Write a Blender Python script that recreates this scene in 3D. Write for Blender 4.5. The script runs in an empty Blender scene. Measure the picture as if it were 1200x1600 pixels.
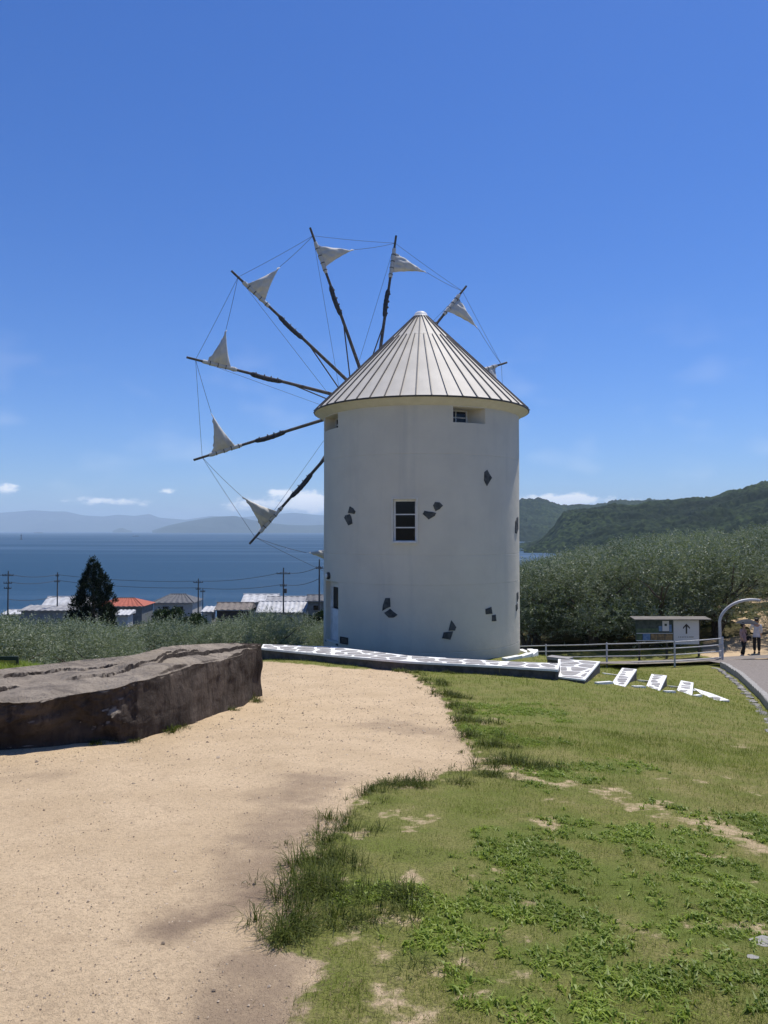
import bpy, bmesh, math, random
import numpy as np
from mathutils import Vector, Matrix, Euler

random.seed(11); RNG = np.random.default_rng(11)
S = bpy.context.scene
COL = S.collection
R = math.radians

# ------------------------------------------------------------------ camera
F = 1200.0; HZ = 829.0; EYE = 1.6
PITCH = math.atan((HZ - 800.0) / F)
cam_d = bpy.data.cameras.new('camera'); cam = bpy.data.objects.new('camera', cam_d); COL.objects.link(cam)
cam.location = (0, 0, EYE); cam.rotation_euler = (math.pi / 2 + PITCH, 0, 0)
cam_d.sensor_fit = 'VERTICAL'; cam_d.sensor_height = 36.0; cam_d.lens = 36.0 * F / 1600.0
cam_d.clip_start = 0.05; cam_d.clip_end = 120000
S.camera = cam

# ------------------------------------------------------------------ world, sun, exposure
SUN_EL, SUN_AZ = R(67), R(39)            # azimuth measured from +Y towards +X
S.view_settings.view_transform = 'Standard'; S.view_settings.look = 'None'
S.view_settings.exposure = 0.0; S.view_settings.gamma = 1.0
W = bpy.data.worlds.new('World'); S.world = W; W.use_nodes = True
wn = W.node_tree.nodes; wl = W.node_tree.links; wn.clear()
wo = wn.new('ShaderNodeOutputWorld')
sky = wn.new('ShaderNodeTexSky'); sky.sky_type = 'NISHITA'; sky.sun_disc = False
sky.sun_elevation = SUN_EL; sky.sun_rotation = SUN_AZ
sky.altitude = 60; sky.air_density = 1.0; sky.dust_density = 0.35; sky.ozone_density = 3.2
bg = wn.new('ShaderNodeBackground'); bg.inputs['Strength'].default_value = 0.088
hs = wn.new('ShaderNodeHueSaturation'); hs.inputs['Saturation'].default_value = 1.22
tint = wn.new('ShaderNodeMix'); tint.data_type = 'RGBA'; tint.blend_type = 'MULTIPLY'; tint.inputs[0].default_value = 1.0; tint.inputs[7].default_value = (.74, .97, 1.46, 1)
wl.new(sky.outputs[0], hs.inputs['Color']); wl.new(hs.outputs[0], tint.inputs[6]); wl.new(tint.outputs[2], bg.inputs['Color'])
def wmath(op, a, b=None):
    n = wn.new('ShaderNodeMath'); n.operation = op
    for i, v in enumerate((a, b)):
        if v is None: continue
        if isinstance(v, (int, float)): n.inputs[i].default_value = v
        else: wl.new(v, n.inputs[i])
    return n.outputs[0]
tc = wn.new('ShaderNodeTexCoord'); sep = wn.new('ShaderNodeSeparateXYZ'); wl.new(tc.outputs['Generated'], sep.inputs[0])
az = wmath('ARCTAN2', sep.outputs[0], sep.outputs[1]); el = wmath('ARCSINE', sep.outputs[2])
cmb = wn.new('ShaderNodeCombineXYZ'); wl.new(az, cmb.inputs[0]); wl.new(wmath('MULTIPLY', el, 1.9), cmb.inputs[1])
def wnoise(scale, det, rough=0.6):
    n = wn.new('ShaderNodeTexNoise'); n.inputs['Scale'].default_value = scale; n.inputs['Detail'].default_value = det
    n.inputs['Roughness'].default_value = rough; wl.new(cmb.outputs[0], n.inputs['Vector']); return n.outputs['Fac']
fine = wnoise(46, 8, 0.62); broad = wnoise(9, 2)
def wramp(v, lo, hi):
    n = wn.new('ShaderNodeMapRange'); n.interpolation_type = 'SMOOTHSTEP'
    wl.new(v, n.inputs[0]); n.inputs[1].default_value = lo; n.inputs[2].default_value = hi; return n.outputs[0]
def blob(u, v, su, sv, amp):               # one fair-weather cumulus low over the far shore
    a0 = math.atan((u - 600) / F); e0 = math.atan((HZ - v) / F); ka = F / su; ke = F / sv
    da = wmath('MULTIPLY', wmath('SUBTRACT', az, a0), ka); de = wmath('MULTIPLY', wmath('SUBTRACT', el, e0), ke)
    q = wmath('ADD', wmath('MULTIPLY', da, da), wmath('MULTIPLY', de, de))
    return wmath('MULTIPLY', wmath('EXPONENT', wmath('MULTIPLY', q, -1.0)), amp)
parts = [blob(492, 783, 62, 21, .62), blob(432, 769, 20, 5, .34), blob(860, 783, 62, 13, .62), blob(905, 782, 30, 9, .4), blob(978, 785, 40, 9, .40),
         blob(258, 769, 17, 6, .46), blob(8, 769, 20, 8, .52), blob(150, 786, 44, 8, .44), blob(212, 787, 30, 8, .44), blob(395, 790, 60, 10, .44)]
acc = parts[0]
for p in parts[1:]: acc = wmath('ADD', acc, p)
band = wmath('MULTIPLY', wramp(el, 0.006, 0.03), wmath('SUBTRACT', 1.0, wramp(el, 0.035, 0.07)))
acc = wmath('ADD', acc, wmath('MULTIPLY', wmath('MULTIPLY', band, wramp(broad, .45, .75)), .26))
cl = wramp(wmath('ADD', acc, wmath('MULTIPLY', wmath('SUBTRACT', fine, .5), 1.15)), .26, .62)
cl = wmath('MULTIPLY', cl, wramp(acc, .05, .3))
wisp = wmath('MULTIPLY', wmath('MULTIPLY', wramp(broad, .5, .75), wmath('SUBTRACT', 1.0, wramp(el, .12, .3))), .10)
cbg = wn.new('ShaderNodeBackground'); cbg.inputs['Color'].default_value = (1.0, 0.985, 0.97, 1); cbg.inputs['Strength'].default_value = 1.35
mx = wn.new('ShaderNodeMixShader'); wl.new(wmath('ADD', wmath('MULTIPLY', cl, .9), wisp), mx.inputs[0])
wl.new(bg.outputs[0], mx.inputs[1]); wl.new(cbg.outputs[0], mx.inputs[2]); wl.new(mx.outputs[0], wo.inputs['Surface'])

sd = bpy.data.lights.new('sun', 'SUN'); sun = bpy.data.objects.new('sun', sd); COL.objects.link(sun)
sd.energy = 5.0; sd.angle = R(0.53); sd.color = (1.0, 0.955, 0.88)
SUNV = Vector((math.cos(SUN_EL) * math.sin(SUN_AZ), math.cos(SUN_EL) * math.cos(SUN_AZ), math.sin(SUN_EL)))
sun.rotation_euler = (-SUNV).to_track_quat('-Z', 'Y').to_euler(); sun.location = (30, 30, 80)

# ------------------------------------------------------------------ pixel to place
cp, sp = math.cos(PITCH), math.sin(PITCH)
def ray(u, v):
    x = (u - 600.0) / F; z = (800.0 - v) / F
    return Vector((x, cp - z * sp, sp + z * cp))
def at(u, v, y):
    d = ray(u, v); return Vector((0, 0, EYE)) + d * (y / d.y)

# ------------------------------------------------------------------ noise
def _hash(ix, iy, seed):
    h = (ix * 374761393 + iy * 668265263 + seed * 974634777) & 0x7fffffff
    h = ((h ^ (h >> 13)) * 1274126177) & 0x7fffffff
    return ((h ^ (h >> 16)) & 0xffff) / 65535.0
def vnoise(x, y, seed=0):
    x = np.asarray(x, float); y = np.asarray(y, float)
    ix = np.floor(x).astype(np.int64); iy = np.floor(y).astype(np.int64); fx = x - ix; fy = y - iy
    fx = fx * fx * (3 - 2 * fx); fy = fy * fy * (3 - 2 * fy)
    a = _hash(ix, iy, seed); b = _hash(ix + 1, iy, seed); c = _hash(ix, iy + 1, seed); d = _hash(ix + 1, iy + 1, seed)
    return (a * (1 - fx) + b * fx) * (1 - fy) + (c * (1 - fx) + d * fx) * fy
def fbm(x, y, seed=0, octv=4, gain=.5):
    s = 0; a = 1; t = 0
    for o in range(octv):
        s = s + a * vnoise(np.asarray(x) * 2 ** o + 17.3 * o, np.asarray(y) * 2 ** o - 9.1 * o, seed + o); t += a; a *= gain
    return s / t
def sstep(v, lo, hi):
    t = np.clip((np.asarray(v, float) - lo) / (hi - lo), 0, 1); return t * t * (3 - 2 * t)

# ------------------------------------------------------------------ terrain height
CP = [(-6,-6,.45),(0,-6,.45),(8,-6,.05),(20,-6,-1.6),(-14,-6,.4),(-6,0,0),(0,0,0),(-14,2,-.2),(-2,5,-.48),(-5,7.5,-.74),(-2.4,13,-1.26),(0,10,-.97),
      (-10,7,-.7),(-3,16,-1.52),(-3.4,20.0,-1.81),(0,18.5,-1.73),(2.5,17.6,-1.71),(-7,12,-.50),(-7.5,13.6,-.60),(-12,12,-.8),(-20,10,-1.2),(-6,17,-2.2),(-11,18,-2.8),
      (-20,20,-3.2),(-12,25,-4.6),(-5.5,25,-3.4),(-3,30,-4.3),(-8,30,-5.2),(-15,40,-6.9),(-5,40,-6.6),(-30,40,-7.0),(0,46,-7.0),(-20,60,-9.8),(-5,60,-9.6),
      (1.28,26.5,-2.45),(-2,29,-3.1),(4.6,26,-2.52),(1.3,22.3,-2.35),(-2.6,23.6,-2.3),(4.6,17.8,-1.84),(5.6,19,-1.99),(6.5,18.8,-2.2),(7.5,19.2,-2.42),(8.5,19.1,-2.64),(10.5,21,-3.1),(8,27,-3.3),(5.5,22.5,-2.35),
      (14.5,33,-4.05),(7.4,35,-4.65),(11.5,33,-4.25),(18,36,-4.1),(22,30,-4.05),(15,25,-3.6),(14,16,-3.0),(8,10,-1.7),(4,5,-.76),(3,2,-.34),(7,1,-.55),
      (15,5,-2.3),(25,15,-3.8),(8,45,-4.8),(15,60,-4.3),(25,75,-3.5),(45,90,-2.2),(30,55,-3.2),(15,42,-4.3),(22,44,-2.9),(30,40,-2.6),(45,55,-1.6),
      (8,70,-8.5),(20,105,-7),(45,125,-4),(75,100,1),(75,40,-1),(40,10,-4.5),(-5,95,-13.5),(-50,90,-14),(-55,40,-8),(-50,0,-3)]
CP = np.array(CP, float)
def _tps(d2): return np.where(d2 > 1e-9, .5 * d2 * np.log(np.maximum(d2, 1e-9)), 0)
NCP = len(CP); A = np.zeros((NCP + 3, NCP + 3))
d2 = ((CP[:, None, :2] - CP[None, :, :2]) ** 2).sum(-1); A[:NCP, :NCP] = _tps(d2) + np.eye(NCP) * .05
A[:NCP, NCP] = 1; A[:NCP, NCP + 1:] = CP[:, :2]; A[NCP, :NCP] = 1; A[NCP + 1:, :NCP] = CP[:, :2].T
WT = np.linalg.solve(A, np.concatenate([CP[:, 2], [0, 0, 0]]))
def hgt(x, y):
    x = np.atleast_1d(np.asarray(x, float)); y = np.atleast_1d(np.asarray(y, float)); sh = x.shape; x = x.ravel(); y = y.ravel()
    out = np.zeros_like(x)
    for s in range(0, len(x), 20000):
        a, b = x[s:s + 20000], y[s:s + 20000]
        a2 = np.clip(a, -70, 95); b2 = np.clip(b, -20, 140)
        dd = (a2[:, None] - CP[None, :, 0]) ** 2 + (b2[:, None] - CP[None, :, 1]) ** 2
        z = _tps(dd) @ WT[:NCP] + WT[NCP] + WT[NCP + 1] * a2 + WT[NCP + 2] * b2
        far = np.interp(b, [-300, 0, 40, 100, 205, 260, 335, 600, 9000], [14, 1, -6.5, -13.5, -21.5, -29, -36.6, -39.5, -39.5])
        far = far + np.interp(b, [60, 150, 300], [4, 3, 0]) * np.clip((a - 20) / 80, 0, 1)
        w = sstep(np.hypot(a - 10, (b - 35)), 75, 125)
        out[s:s + 20000] = z * (1 - w) + far * w
    return out.reshape(sh)
def h1(x, y): return float(hgt([x], [y])[0])
def ground_at(u, v):
    d = ray(u, v); d = d / d.y
    ts = np.concatenate([np.arange(1.2, 60, .05), np.arange(60, 400, .5)])
    zz = EYE + d.z * ts; g = hgt(d.x * ts, ts); k = np.argmax(zz < g)
    t = ts[k] if zz[k] < g[k] else 100.
    return Vector((d.x * t, t, float(hgt([d.x * t], [t])[0])))

# ------------------------------------------------------------------ materials
class NT:
    def __init__(s, name):
        s.m = bpy.data.materials.new(name); s.m.use_nodes = True; t = s.m.node_tree; s.n = t.nodes; s.l = t.links
        s.p = s.n['Principled BSDF']; s.out = s.n['Material Output']; s.tc = s.n.new('ShaderNodeTexCoord')
    def link(s, v, sock):
        if isinstance(v, (int, float)): sock.default_value = v
        elif isinstance(v, tuple): sock.default_value = v if len(v) == 4 or len(sock.default_value) == 3 else (*v, 1)
        else: s.l.new(v, sock)
    def noise(s, scale, det=4, rough=.6, vec=None, stretch=None):
        n = s.n.new('ShaderNodeTexNoise'); n.inputs['Scale'].default_value = scale; n.inputs['Detail'].default_value = det; n.inputs['Roughness'].default_value = rough
        v = vec or s.tc.outputs['Object']
        if stretch:
            mp = s.n.new('ShaderNodeMapping'); mp.inputs['Scale'].default_value = stretch; s.l.new(v, mp.inputs[0]); v = mp.outputs[0]
        s.l.new(v, n.inputs['Vector']); return n.outputs['Fac']
    def voro(s, scale, feature='F1', out='Distance'):
        n = s.n.new('ShaderNodeTexVoronoi'); n.feature = feature; n.inputs['Scale'].default_value = scale; s.l.new(s.tc.outputs['Object'], n.inputs['Vector']); return n.outputs[out]
    def ramp(s, v, lo, hi, a=0., b=1.):
        n = s.n.new('ShaderNodeMapRange'); n.interpolation_type = 'SMOOTHSTEP'; s.link(v, n.inputs[0])
        for i, q in zip((1, 2, 3, 4), (lo, hi, a, b)): n.inputs[i].default_value = q
        return n.outputs[0]
    def math(s, op, a, b=0.):
        n = s.n.new('ShaderNodeMath'); n.operation = op; s.link(a, n.inputs[0]); s.link(b, n.inputs[1]); return n.outputs[0]
    def mix(s, f, a, b, blend='MIX'):
        n = s.n.new('ShaderNodeMix'); n.data_type = 'RGBA'; n.blend_type = blend; s.link(f, n.inputs[0])
        for v, k in ((a, 6), (b, 7)):
            if isinstance(v, tuple): n.inputs[k].default_value = (*v[:3], 1)
            else: s.l.new(v, n.inputs[k])
        return n.outputs[2]
    def attr(s, name):
        n = s.n.new('ShaderNodeAttribute'); n.attribute_name = name; return n.outputs['Fac']
    def bump(s, h, strength, dist, prev=None):
        n = s.n.new('ShaderNodeBump'); n.inputs['Strength'].default_value = strength; n.inputs['Distance'].default_value = dist; s.l.new(h, n.inputs['Height'])
        if prev: s.l.new(prev, n.inputs['Normal'])
        s.l.new(n.outputs[0], s.p.inputs['Normal']); return n.outputs[0]
    def obj_random(s): return s.n.new('ShaderNodeObjectInfo').outputs['Random']
def pmat(name, col, col2=None, rough=.8, scale=3., spec=.3, bump=0., bscale=20., bdist=.01, metal=0., lo=.35, hi=.65, det=5):
    t = NT(name)
    if col2: t.link(t.mix(t.ramp(t.noise(scale, det), lo, hi), col, col2), t.p.inputs['Base Color'])
    else: t.p.inputs['Base Color'].default_value = (*col, 1)
    t.p.inputs['Roughness'].default_value = rough; t.p.inputs['Specular IOR Level'].default_value = spec; t.p.inputs['Metallic'].default_value = metal
    if bump: t.bump(t.noise(bscale, 5), bump, bdist)
    return t.m

def leafmat(name, ca, cb, under=None, trans=.35, rough=.45, spec=.35, var=3.):
    t = NT(name); geo = t.n.new('ShaderNodeNewGeometry'); r = geo.outputs['Random Per Island']
    c = t.mix(t.ramp(r, 0, 1), ca, cb); c = t.mix(t.ramp(t.noise(var, 2), .35, .7, 0, .55), c, tuple(q * .62 for q in ca))
    o = t.obj_random(); vv = t.n.new('ShaderNodeCombineColor'); [t.l.new(t.ramp(o, 0, 1, lo_, hi_), vv.inputs[i_]) for i_, (lo_, hi_) in enumerate(((.62, 1.30), (.68, 1.26), (.60, 1.22)))]; c = t.mix(1.0, c, vv.outputs[0], 'MULTIPLY') if under else c
    if under: c = t.mix(geo.outputs['Backfacing'], c, under)
    t.link(c, t.p.inputs['Base Color']); t.p.inputs['Roughness'].default_value = rough; t.p.inputs['Specular IOR Level'].default_value = spec
    tr = t.n.new('ShaderNodeBsdfTranslucent'); t.l.new(c, tr.inputs['Color']); ms = t.n.new('ShaderNodeMixShader'); ms.inputs[0].default_value = trans
    t.l.new(t.p.outputs[0], ms.inputs[1]); t.l.new(tr.outputs[0], ms.inputs[2]); t.l.new(ms.outputs[0], t.out.inputs['Surface'])
    return t.m

M = {}
t = NT('earth'); bare = t.attr('bare'); stain = t.attr('stain'); lush = t.attr('lush')
sand = t.mix(t.ramp(t.noise(1.3, 6), .3, .7), (.64, .485, .31), (.55, .41, .255)); sand = t.mix(t.ramp(t.noise(38, 4, .7), .42, .75), sand, (.42, .315, .20))
gr = t.voro(70); sand = t.mix(t.ramp(gr, .05, .2, .5, 0.), sand, (.62, .50, .36)); sand = t.mix(t.ramp(t.noise(90, 3, .7), .58, .72, 0, .85), sand, (.20, .14, .09)); sand = t.mix(t.ramp(t.noise(7, 4, .65), .5, .75, 0, .4), sand, (.36, .26, .165))
sand = t.mix(t.math('MULTIPLY', stain, t.ramp(t.noise(5, 5), .2, .6, .55, 1.)), sand, (.215, .155, .108))
th = t.mix(t.ramp(t.noise(2.2, 6), .35, .65), (.180, .200, .045), (.28, .25, .09)); th = t.mix(t.ramp(t.noise(60, 3, .7), .4, .7), th, (.115, .108, .042))
th = t.mix(t.math('MULTIPLY', lush, .75), th, (.125, .160, .034))
grit = t.ramp(t.math('ADD', bare, t.math('MULTIPLY', t.math('SUBTRACT', t.noise(16, 6, .75), .5), 1.1)), .30, .70)
t.link(t.mix(grit, th, sand), t.p.inputs['Base Color']); t.p.inputs['Roughness'].default_value = .95; t.p.inputs['Specular IOR Level'].default_value = .1
b1 = t.bump(t.noise(45, 5, .7), 1.0, .016); b1 = t.bump(t.voro(120), .6, .006, b1); t.bump(t.noise(260, 3, .7), .6, .004, b1); M['earth'] = t.m
M['soil'] = pmat('soil', (.060, .066, .024), (.095, .080, .042), .95, .6, .1, .6, 6, .1)

def plaster():
    t = NT('white_plaster'); c = t.mix(t.ramp(t.noise(.9, 5), .3, .75), (.70, .645, .525), (.635, .585, .48))
    streak = t.noise(2.6, 5, .65, stretch=(1, 1, .08)); c = t.mix(t.ramp(streak, .50, .8, 0, .38), c, (.50, .48, .42))
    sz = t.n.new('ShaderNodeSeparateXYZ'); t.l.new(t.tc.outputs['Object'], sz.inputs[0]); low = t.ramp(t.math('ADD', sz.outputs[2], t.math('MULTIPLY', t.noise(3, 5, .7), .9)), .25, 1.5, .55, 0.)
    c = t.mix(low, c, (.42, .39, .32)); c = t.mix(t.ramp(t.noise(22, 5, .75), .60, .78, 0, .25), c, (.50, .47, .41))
    t.link(c, t.p.inputs['Base Color']); t.p.inputs['Roughness'].default_value = .75; t.p.inputs['Specular IOR Level'].default_value = .09
    b = t.bump(t.noise(2.4, 4, .6), .5, .035); t.bump(t.noise(40, 6, .75), .5, .008, b); return t.m
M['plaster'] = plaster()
M['trim'] = pmat('cream_trim', (.70, .66, .56), (.64, .60, .50), .5, 3, .3)
M['white_paint'] = pmat('white_paint', (.80, .79, .76), (.68, .67, .64), .5, 5, .3)
M['roof'] = pmat('roof_sheet', (.74, .675, .56), (.66, .60, .495), .62, 1.4, .25, .06, 4, .02)
M['seam'] = pmat('roof_seam', (.20, .18, .155), (.15, .135, .12), .5, 3, .3)
M['dark_trim'] = pmat('dark_trim', (.045, .042, .040), (.06, .055, .05), .5, 4, .3)
M['glass'] = pmat('dark_glass', (.008, .009, .011), None, .12, 1, .35)
M['slate'] = pmat('slate_stone', (.050, .054, .053), (.105, .108, .102), .8, 6, .3, 1.0, 12, .03)
M['wood_dark'] = pmat('spar_wood', (.085, .075, .065), (.14, .125, .11), .75, 9, .2, .3, 30, .01)
M['wrap'] = pmat('furled_cloth', (.05, .052, .058), (.085, .085, .09), .9, 12, .1, .5, 30, .01)
M['rope'] = pmat('rope', (.11, .10, .09), None, .9)
M['mortar'] = pmat('white_mortar', (.86, .85, .82), (.74, .73, .69), .8, 6, .2, .25, 40, .006)
M['flag'] = pmat('flagstone', (.26, .245, .235), (.34, .325, .31), .85, 6, .2, .35, 30, .006)
M['wallside'] = pmat('shade_toned_stone', (.075, .07, .066), (.125, .115, .105), .9, 5, .2, .7, 9, .03)  # stone tone darkened to carry the shade on walkway face and step sides
M['steel_white'] = pmat('painted_rail', (.56, .55, .53), (.44, .43, .41), .45, 8, .4)
M['asphalt'] = pmat('road_surface', (.185, .160, .140), (.26, .228, .20), .9, 14, .2, .4, 60, .01)
M['kerb'] = pmat('kerb_concrete', (.28, .265, .24), (.36, .34, .31), .85, 6, .2, .3, 40, .006)
t = NT('sail_canvas'); c = t.mix(t.ramp(t.noise(5, 4), .3, .7), (.72, .69, .62), (.62, .595, .53)); t.link(c, t.p.inputs['Base Color']); t.p.inputs['Roughness'].default_value = .8
tr = t.n.new('ShaderNodeBsdfTranslucent'); t.l.new(c, tr.inputs['Color']); ms = t.n.new('ShaderNodeMixShader'); ms.inputs[0].default_value = .16
t.l.new(t.p.outputs[0], ms.inputs[1]); t.l.new(tr.outputs[0], ms.inputs[2]); t.l.new(ms.outputs[0], t.out.inputs['Surface']); M['canvas'] = t.m
def rockmat():
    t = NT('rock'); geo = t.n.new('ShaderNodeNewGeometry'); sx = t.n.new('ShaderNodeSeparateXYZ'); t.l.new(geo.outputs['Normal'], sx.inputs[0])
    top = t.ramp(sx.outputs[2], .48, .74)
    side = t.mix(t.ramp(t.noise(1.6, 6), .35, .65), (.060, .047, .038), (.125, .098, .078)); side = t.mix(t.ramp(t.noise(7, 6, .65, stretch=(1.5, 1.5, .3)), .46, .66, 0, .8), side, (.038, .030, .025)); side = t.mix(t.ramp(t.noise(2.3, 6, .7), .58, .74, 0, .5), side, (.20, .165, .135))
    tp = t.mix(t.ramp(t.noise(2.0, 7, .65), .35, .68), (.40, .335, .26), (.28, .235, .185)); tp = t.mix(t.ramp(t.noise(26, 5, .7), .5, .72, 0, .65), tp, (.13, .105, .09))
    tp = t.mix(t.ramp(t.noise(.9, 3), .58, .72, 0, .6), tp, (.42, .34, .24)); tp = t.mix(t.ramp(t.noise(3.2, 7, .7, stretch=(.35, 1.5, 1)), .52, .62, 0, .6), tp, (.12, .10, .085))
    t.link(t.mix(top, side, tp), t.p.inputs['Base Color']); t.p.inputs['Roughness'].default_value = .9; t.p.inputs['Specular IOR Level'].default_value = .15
    b = t.bump(t.noise(6, 9, .74, stretch=(1, 1, .75)), 1.0, .09); t.bump(t.noise(60, 4, .7), .5, .01, b); return t.m
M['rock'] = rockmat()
M['olive'] = leafmat('olive_leaf', (.104, .145, .054), (.220, .268, .120), (.30, .335, .225), .36, .42, .4, .7)
M['bark'] = pmat('bark', (.085, .07, .055), (.14, .115, .09), .95, 8, .1, .8, 14, .04)
M['conifer'] = leafmat('conifer_spray', (.012, .022, .010), (.028, .042, .016), None, .15, .6, .2, .8)
M['broadleaf'] = leafmat('broad_leaf', (.022, .042, .014), (.05, .085, .024), None, .25, .5, .3, .8)
M['grass'] = leafmat('grass_blade', (.160, .205, .026), (.310, .345, .062), None, .4, .6, .15, 1.2)
M['crab'] = leafmat('crabgrass_blade', (.185, .265, .030), (.370, .460, .070), None, .48, .45, .3, 1.2)
M['tuft'] = leafmat('tuft_blade', (.046, .066, .009), (.140, .165, .028), None, .38, .5, .16, 1.2)
M['straw'] = leafmat('straw_blade', (.27, .21, .10), (.38, .30, .16), None, .3, .7, .2, 1.2)

# ------------------------------------------------------------------ object helpers
def tag(o, label=None, cat=None, group=None, kind=None):
    if label: o['label'] = label
    if cat: o['category'] = cat
    if group: o['group'] = group
    if kind: o['kind'] = kind
    return o
def mesh(name, verts, faces, mat, smooth=False):
    me = bpy.data.meshes.new(name); me.from_pydata([tuple(v) for v in verts], [], faces)
    if mat: me.materials.append(M[mat] if isinstance(mat, str) else mat)
    if smooth: me.polygons.foreach_set('use_smooth', [True] * len(me.polygons))
    me.update(); return me
def npmesh(name, V, Fc, mat, smooth=False):
    """V (n,3); Fc (m,k) with constant k"""
    me = bpy.data.meshes.new(name); V = np.asarray(V, np.float32); Fc = np.asarray(Fc, np.int32); m, k = Fc.shape
    me.vertices.add(len(V)); me.vertices.foreach_set('co', V.ravel())
    me.loops.add(m * k); me.loops.foreach_set('vertex_index', Fc.ravel())
    me.polygons.add(m); me.polygons.foreach_set('loop_start', np.arange(0, m * k, k, dtype=np.int32))
    me.materials.append(M[mat] if isinstance(mat, str) else mat)
    me.update(calc_edges=True)
    me.polygons.foreach_set('use_smooth', np.full(m, smooth, bool))
    me.validate(); return me
def link(name, me, parent=None, loc=None):
    o = bpy.data.objects.new(name, me); COL.objects.link(o)
    if parent: o.parent = parent
    if loc is not None: o.location = loc
    return o
def empty(name, loc): return link(name, None, None, loc)
class Geo:
    """collects shapes given in world places; build() makes ONE mesh object relative to an origin"""
    def __init__(s, org=(0, 0, 0)): s.v = []; s.f = []; s.o = Vector(org)
    def add(s, vs, fs):
        b = len(s.v); s.v += [Vector(v) - s.o for v in vs]; s.f += [tuple(b + i for i in f) for f in fs]; return s
    def box(s, c, h, ax=None):
        ax = ax or (Vector((1, 0, 0)), Vector((0, 1, 0)), Vector((0, 0, 1))); c = Vector(c); vs = []
        for i in (-1, 1):
            for j in (-1, 1):
                for k in (-1, 1): vs.append(c + ax[0] * h[0] * i + ax[1] * h[1] * j + ax[2] * h[2] * k)
        return s.add(vs, [(0, 1, 3, 2), (4, 6, 7, 5), (0, 4, 5, 1), (2, 3, 7, 6), (0, 2, 6, 4), (1, 5, 7, 3)])
    def tube(s, pts, rad, seg=8, cap=True):
        pts = [Vector(p) for p in pts]; n = len(pts); rad = rad if isinstance(rad, (list, tuple)) else [rad] * n; vs = []; fs = []
        up = None
        for i, p in enumerate(pts):
            d = (pts[min(i + 1, n - 1)] - pts[max(i - 1, 0)]).normalized()
            if up is None: up = d.orthogonal().normalized()
            up = (up - d * up.dot(d)); up = up.normalized() if up.length > 1e-6 else d.orthogonal().normalized(); w = d.cross(up)
            for k in range(seg):
                a = 2 * math.pi * k / seg; vs.append(p + (up * math.cos(a) + w * math.sin(a)) * rad[i])
        for i in range(n - 1):
            for k in range(seg): fs.append((i * seg + k, i * seg + (k + 1) % seg, (i + 1) * seg + (k + 1) % seg, (i + 1) * seg + k))
        if cap: fs.append(tuple(range(seg))[::-1]); fs.append(tuple((n - 1) * seg + k for k in range(seg)))
        return s.add(vs, fs)
    def lathe(s, c, prof, seg=32):
        c = Vector(c); vs = []; fs = []
        for r, z in prof:
            for k in range(seg): a = 2 * math.pi * k / seg; vs.append(c + Vector((r * math.cos(a), r * math.sin(a), z)))
        for i in range(len(prof) - 1):
            for k in range(seg): fs.append((i * seg + k, i * seg + (k + 1) % seg, (i + 1) * seg + (k + 1) % seg, (i + 1) * seg + k))
        return s.add(vs, fs)
    def prism(s, poly, off):
        """poly: list of 3D points, off: extrusion vector"""
        n = len(poly); off = Vector(off); vs = [Vector(p) for p in poly] + [Vector(p) + off for p in poly]
        return s.add(vs, [tuple(range(n))[::-1], tuple(range(n, 2 * n))] + [(i, (i + 1) % n, n + (i + 1) % n, n + i) for i in range(n)])
    def build(s, name, mat, parent=None, smooth=False, loc=None):
        me = mesh(name, s.v, s.f, mat, smooth)
        bm = bmesh.new(); bm.from_mesh(me); bmesh.ops.recalc_face_normals(bm, faces=bm.faces); bm.to_mesh(me); bm.free()
        if smooth: me.set_sharp_from_angle(angle=R(40))
        return link(name, me, parent, loc)
def copy_tree(o, parent=None):
    c = o.copy(); COL.objects.link(c); c.parent = parent
    for ch in list(o.children): copy_tree(ch, c)
    return c

# ------------------------------------------------------------------ near ground: dirt path and lawn
def poly_px(pts): return np.array([[g.x, g.y] for g in (ground_at(u, v) for u, v in pts)])
EDGE_PX = [(455, 1598), (505, 1500), (430, 1462), (455, 1400), (482, 1340), (535, 1275), (585, 1225), (660, 1218), (735, 1205), (766, 1192), (740, 1168), (712, 1128), (700, 1095), (668, 1070), (640, 1052), (618, 1042)]
edge = poly_px(EDGE_PX)
dirt_poly = np.concatenate([[[-.3, -9]], [[-.55, 0]], edge, [[-.5, 18.3], [-2.0, 19.0], [-3.5, 20.0], [-4.4, 18], [-4.6, 14], [-6.5, 11], [-20, 10.2], [-20, -9]]])
def pip(x, y, P):
    ins = np.zeros(x.shape, bool)
    for i in range(len(P)):
        x0, y0 = P[i]; x1, y1 = P[i - 1]
        c = ((y0 > y) != (y1 > y)) & (x < (x1 - x0) * (y - y0) / (y1 - y0 + 1e-12) + x0); ins ^= c
    return ins
def dist_poly(x, y, P, closed=True):
    d = np.full(x.shape, 1e9)
    for i in range(0 if closed else 1, len(P)):
        a = P[i - 1]; b = P[i]; ab = b - a; L = ab @ ab + 1e-12
        t = np.clip(((x - a[0]) * ab[0] + (y - a[1]) * ab[1]) / L, 0, 1); d = np.minimum(d, np.hypot(x - a[0] - t * ab[0], y - a[1] - t * ab[1]))
    return d
TRAIL = [poly_px([(770, 1200), (850, 1228), (960, 1240), (1040, 1268), (1120, 1300), (1230, 1340)]), poly_px([(600, 1320), (690, 1340), (800, 1400), (930, 1440)]),
         poly_px([(470, 1560), (620, 1560), (800, 1590)]), poly_px([(640, 1250), (760, 1250), (860, 1290)])]
SAND2 = np.array([[14.9, 33.4], [18, 33.0], [26, 33.5], [27, 38], [26, 50], [21.5, 50], [19.2, 43], [16.5, 40], [15.0, 36.5]])
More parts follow.
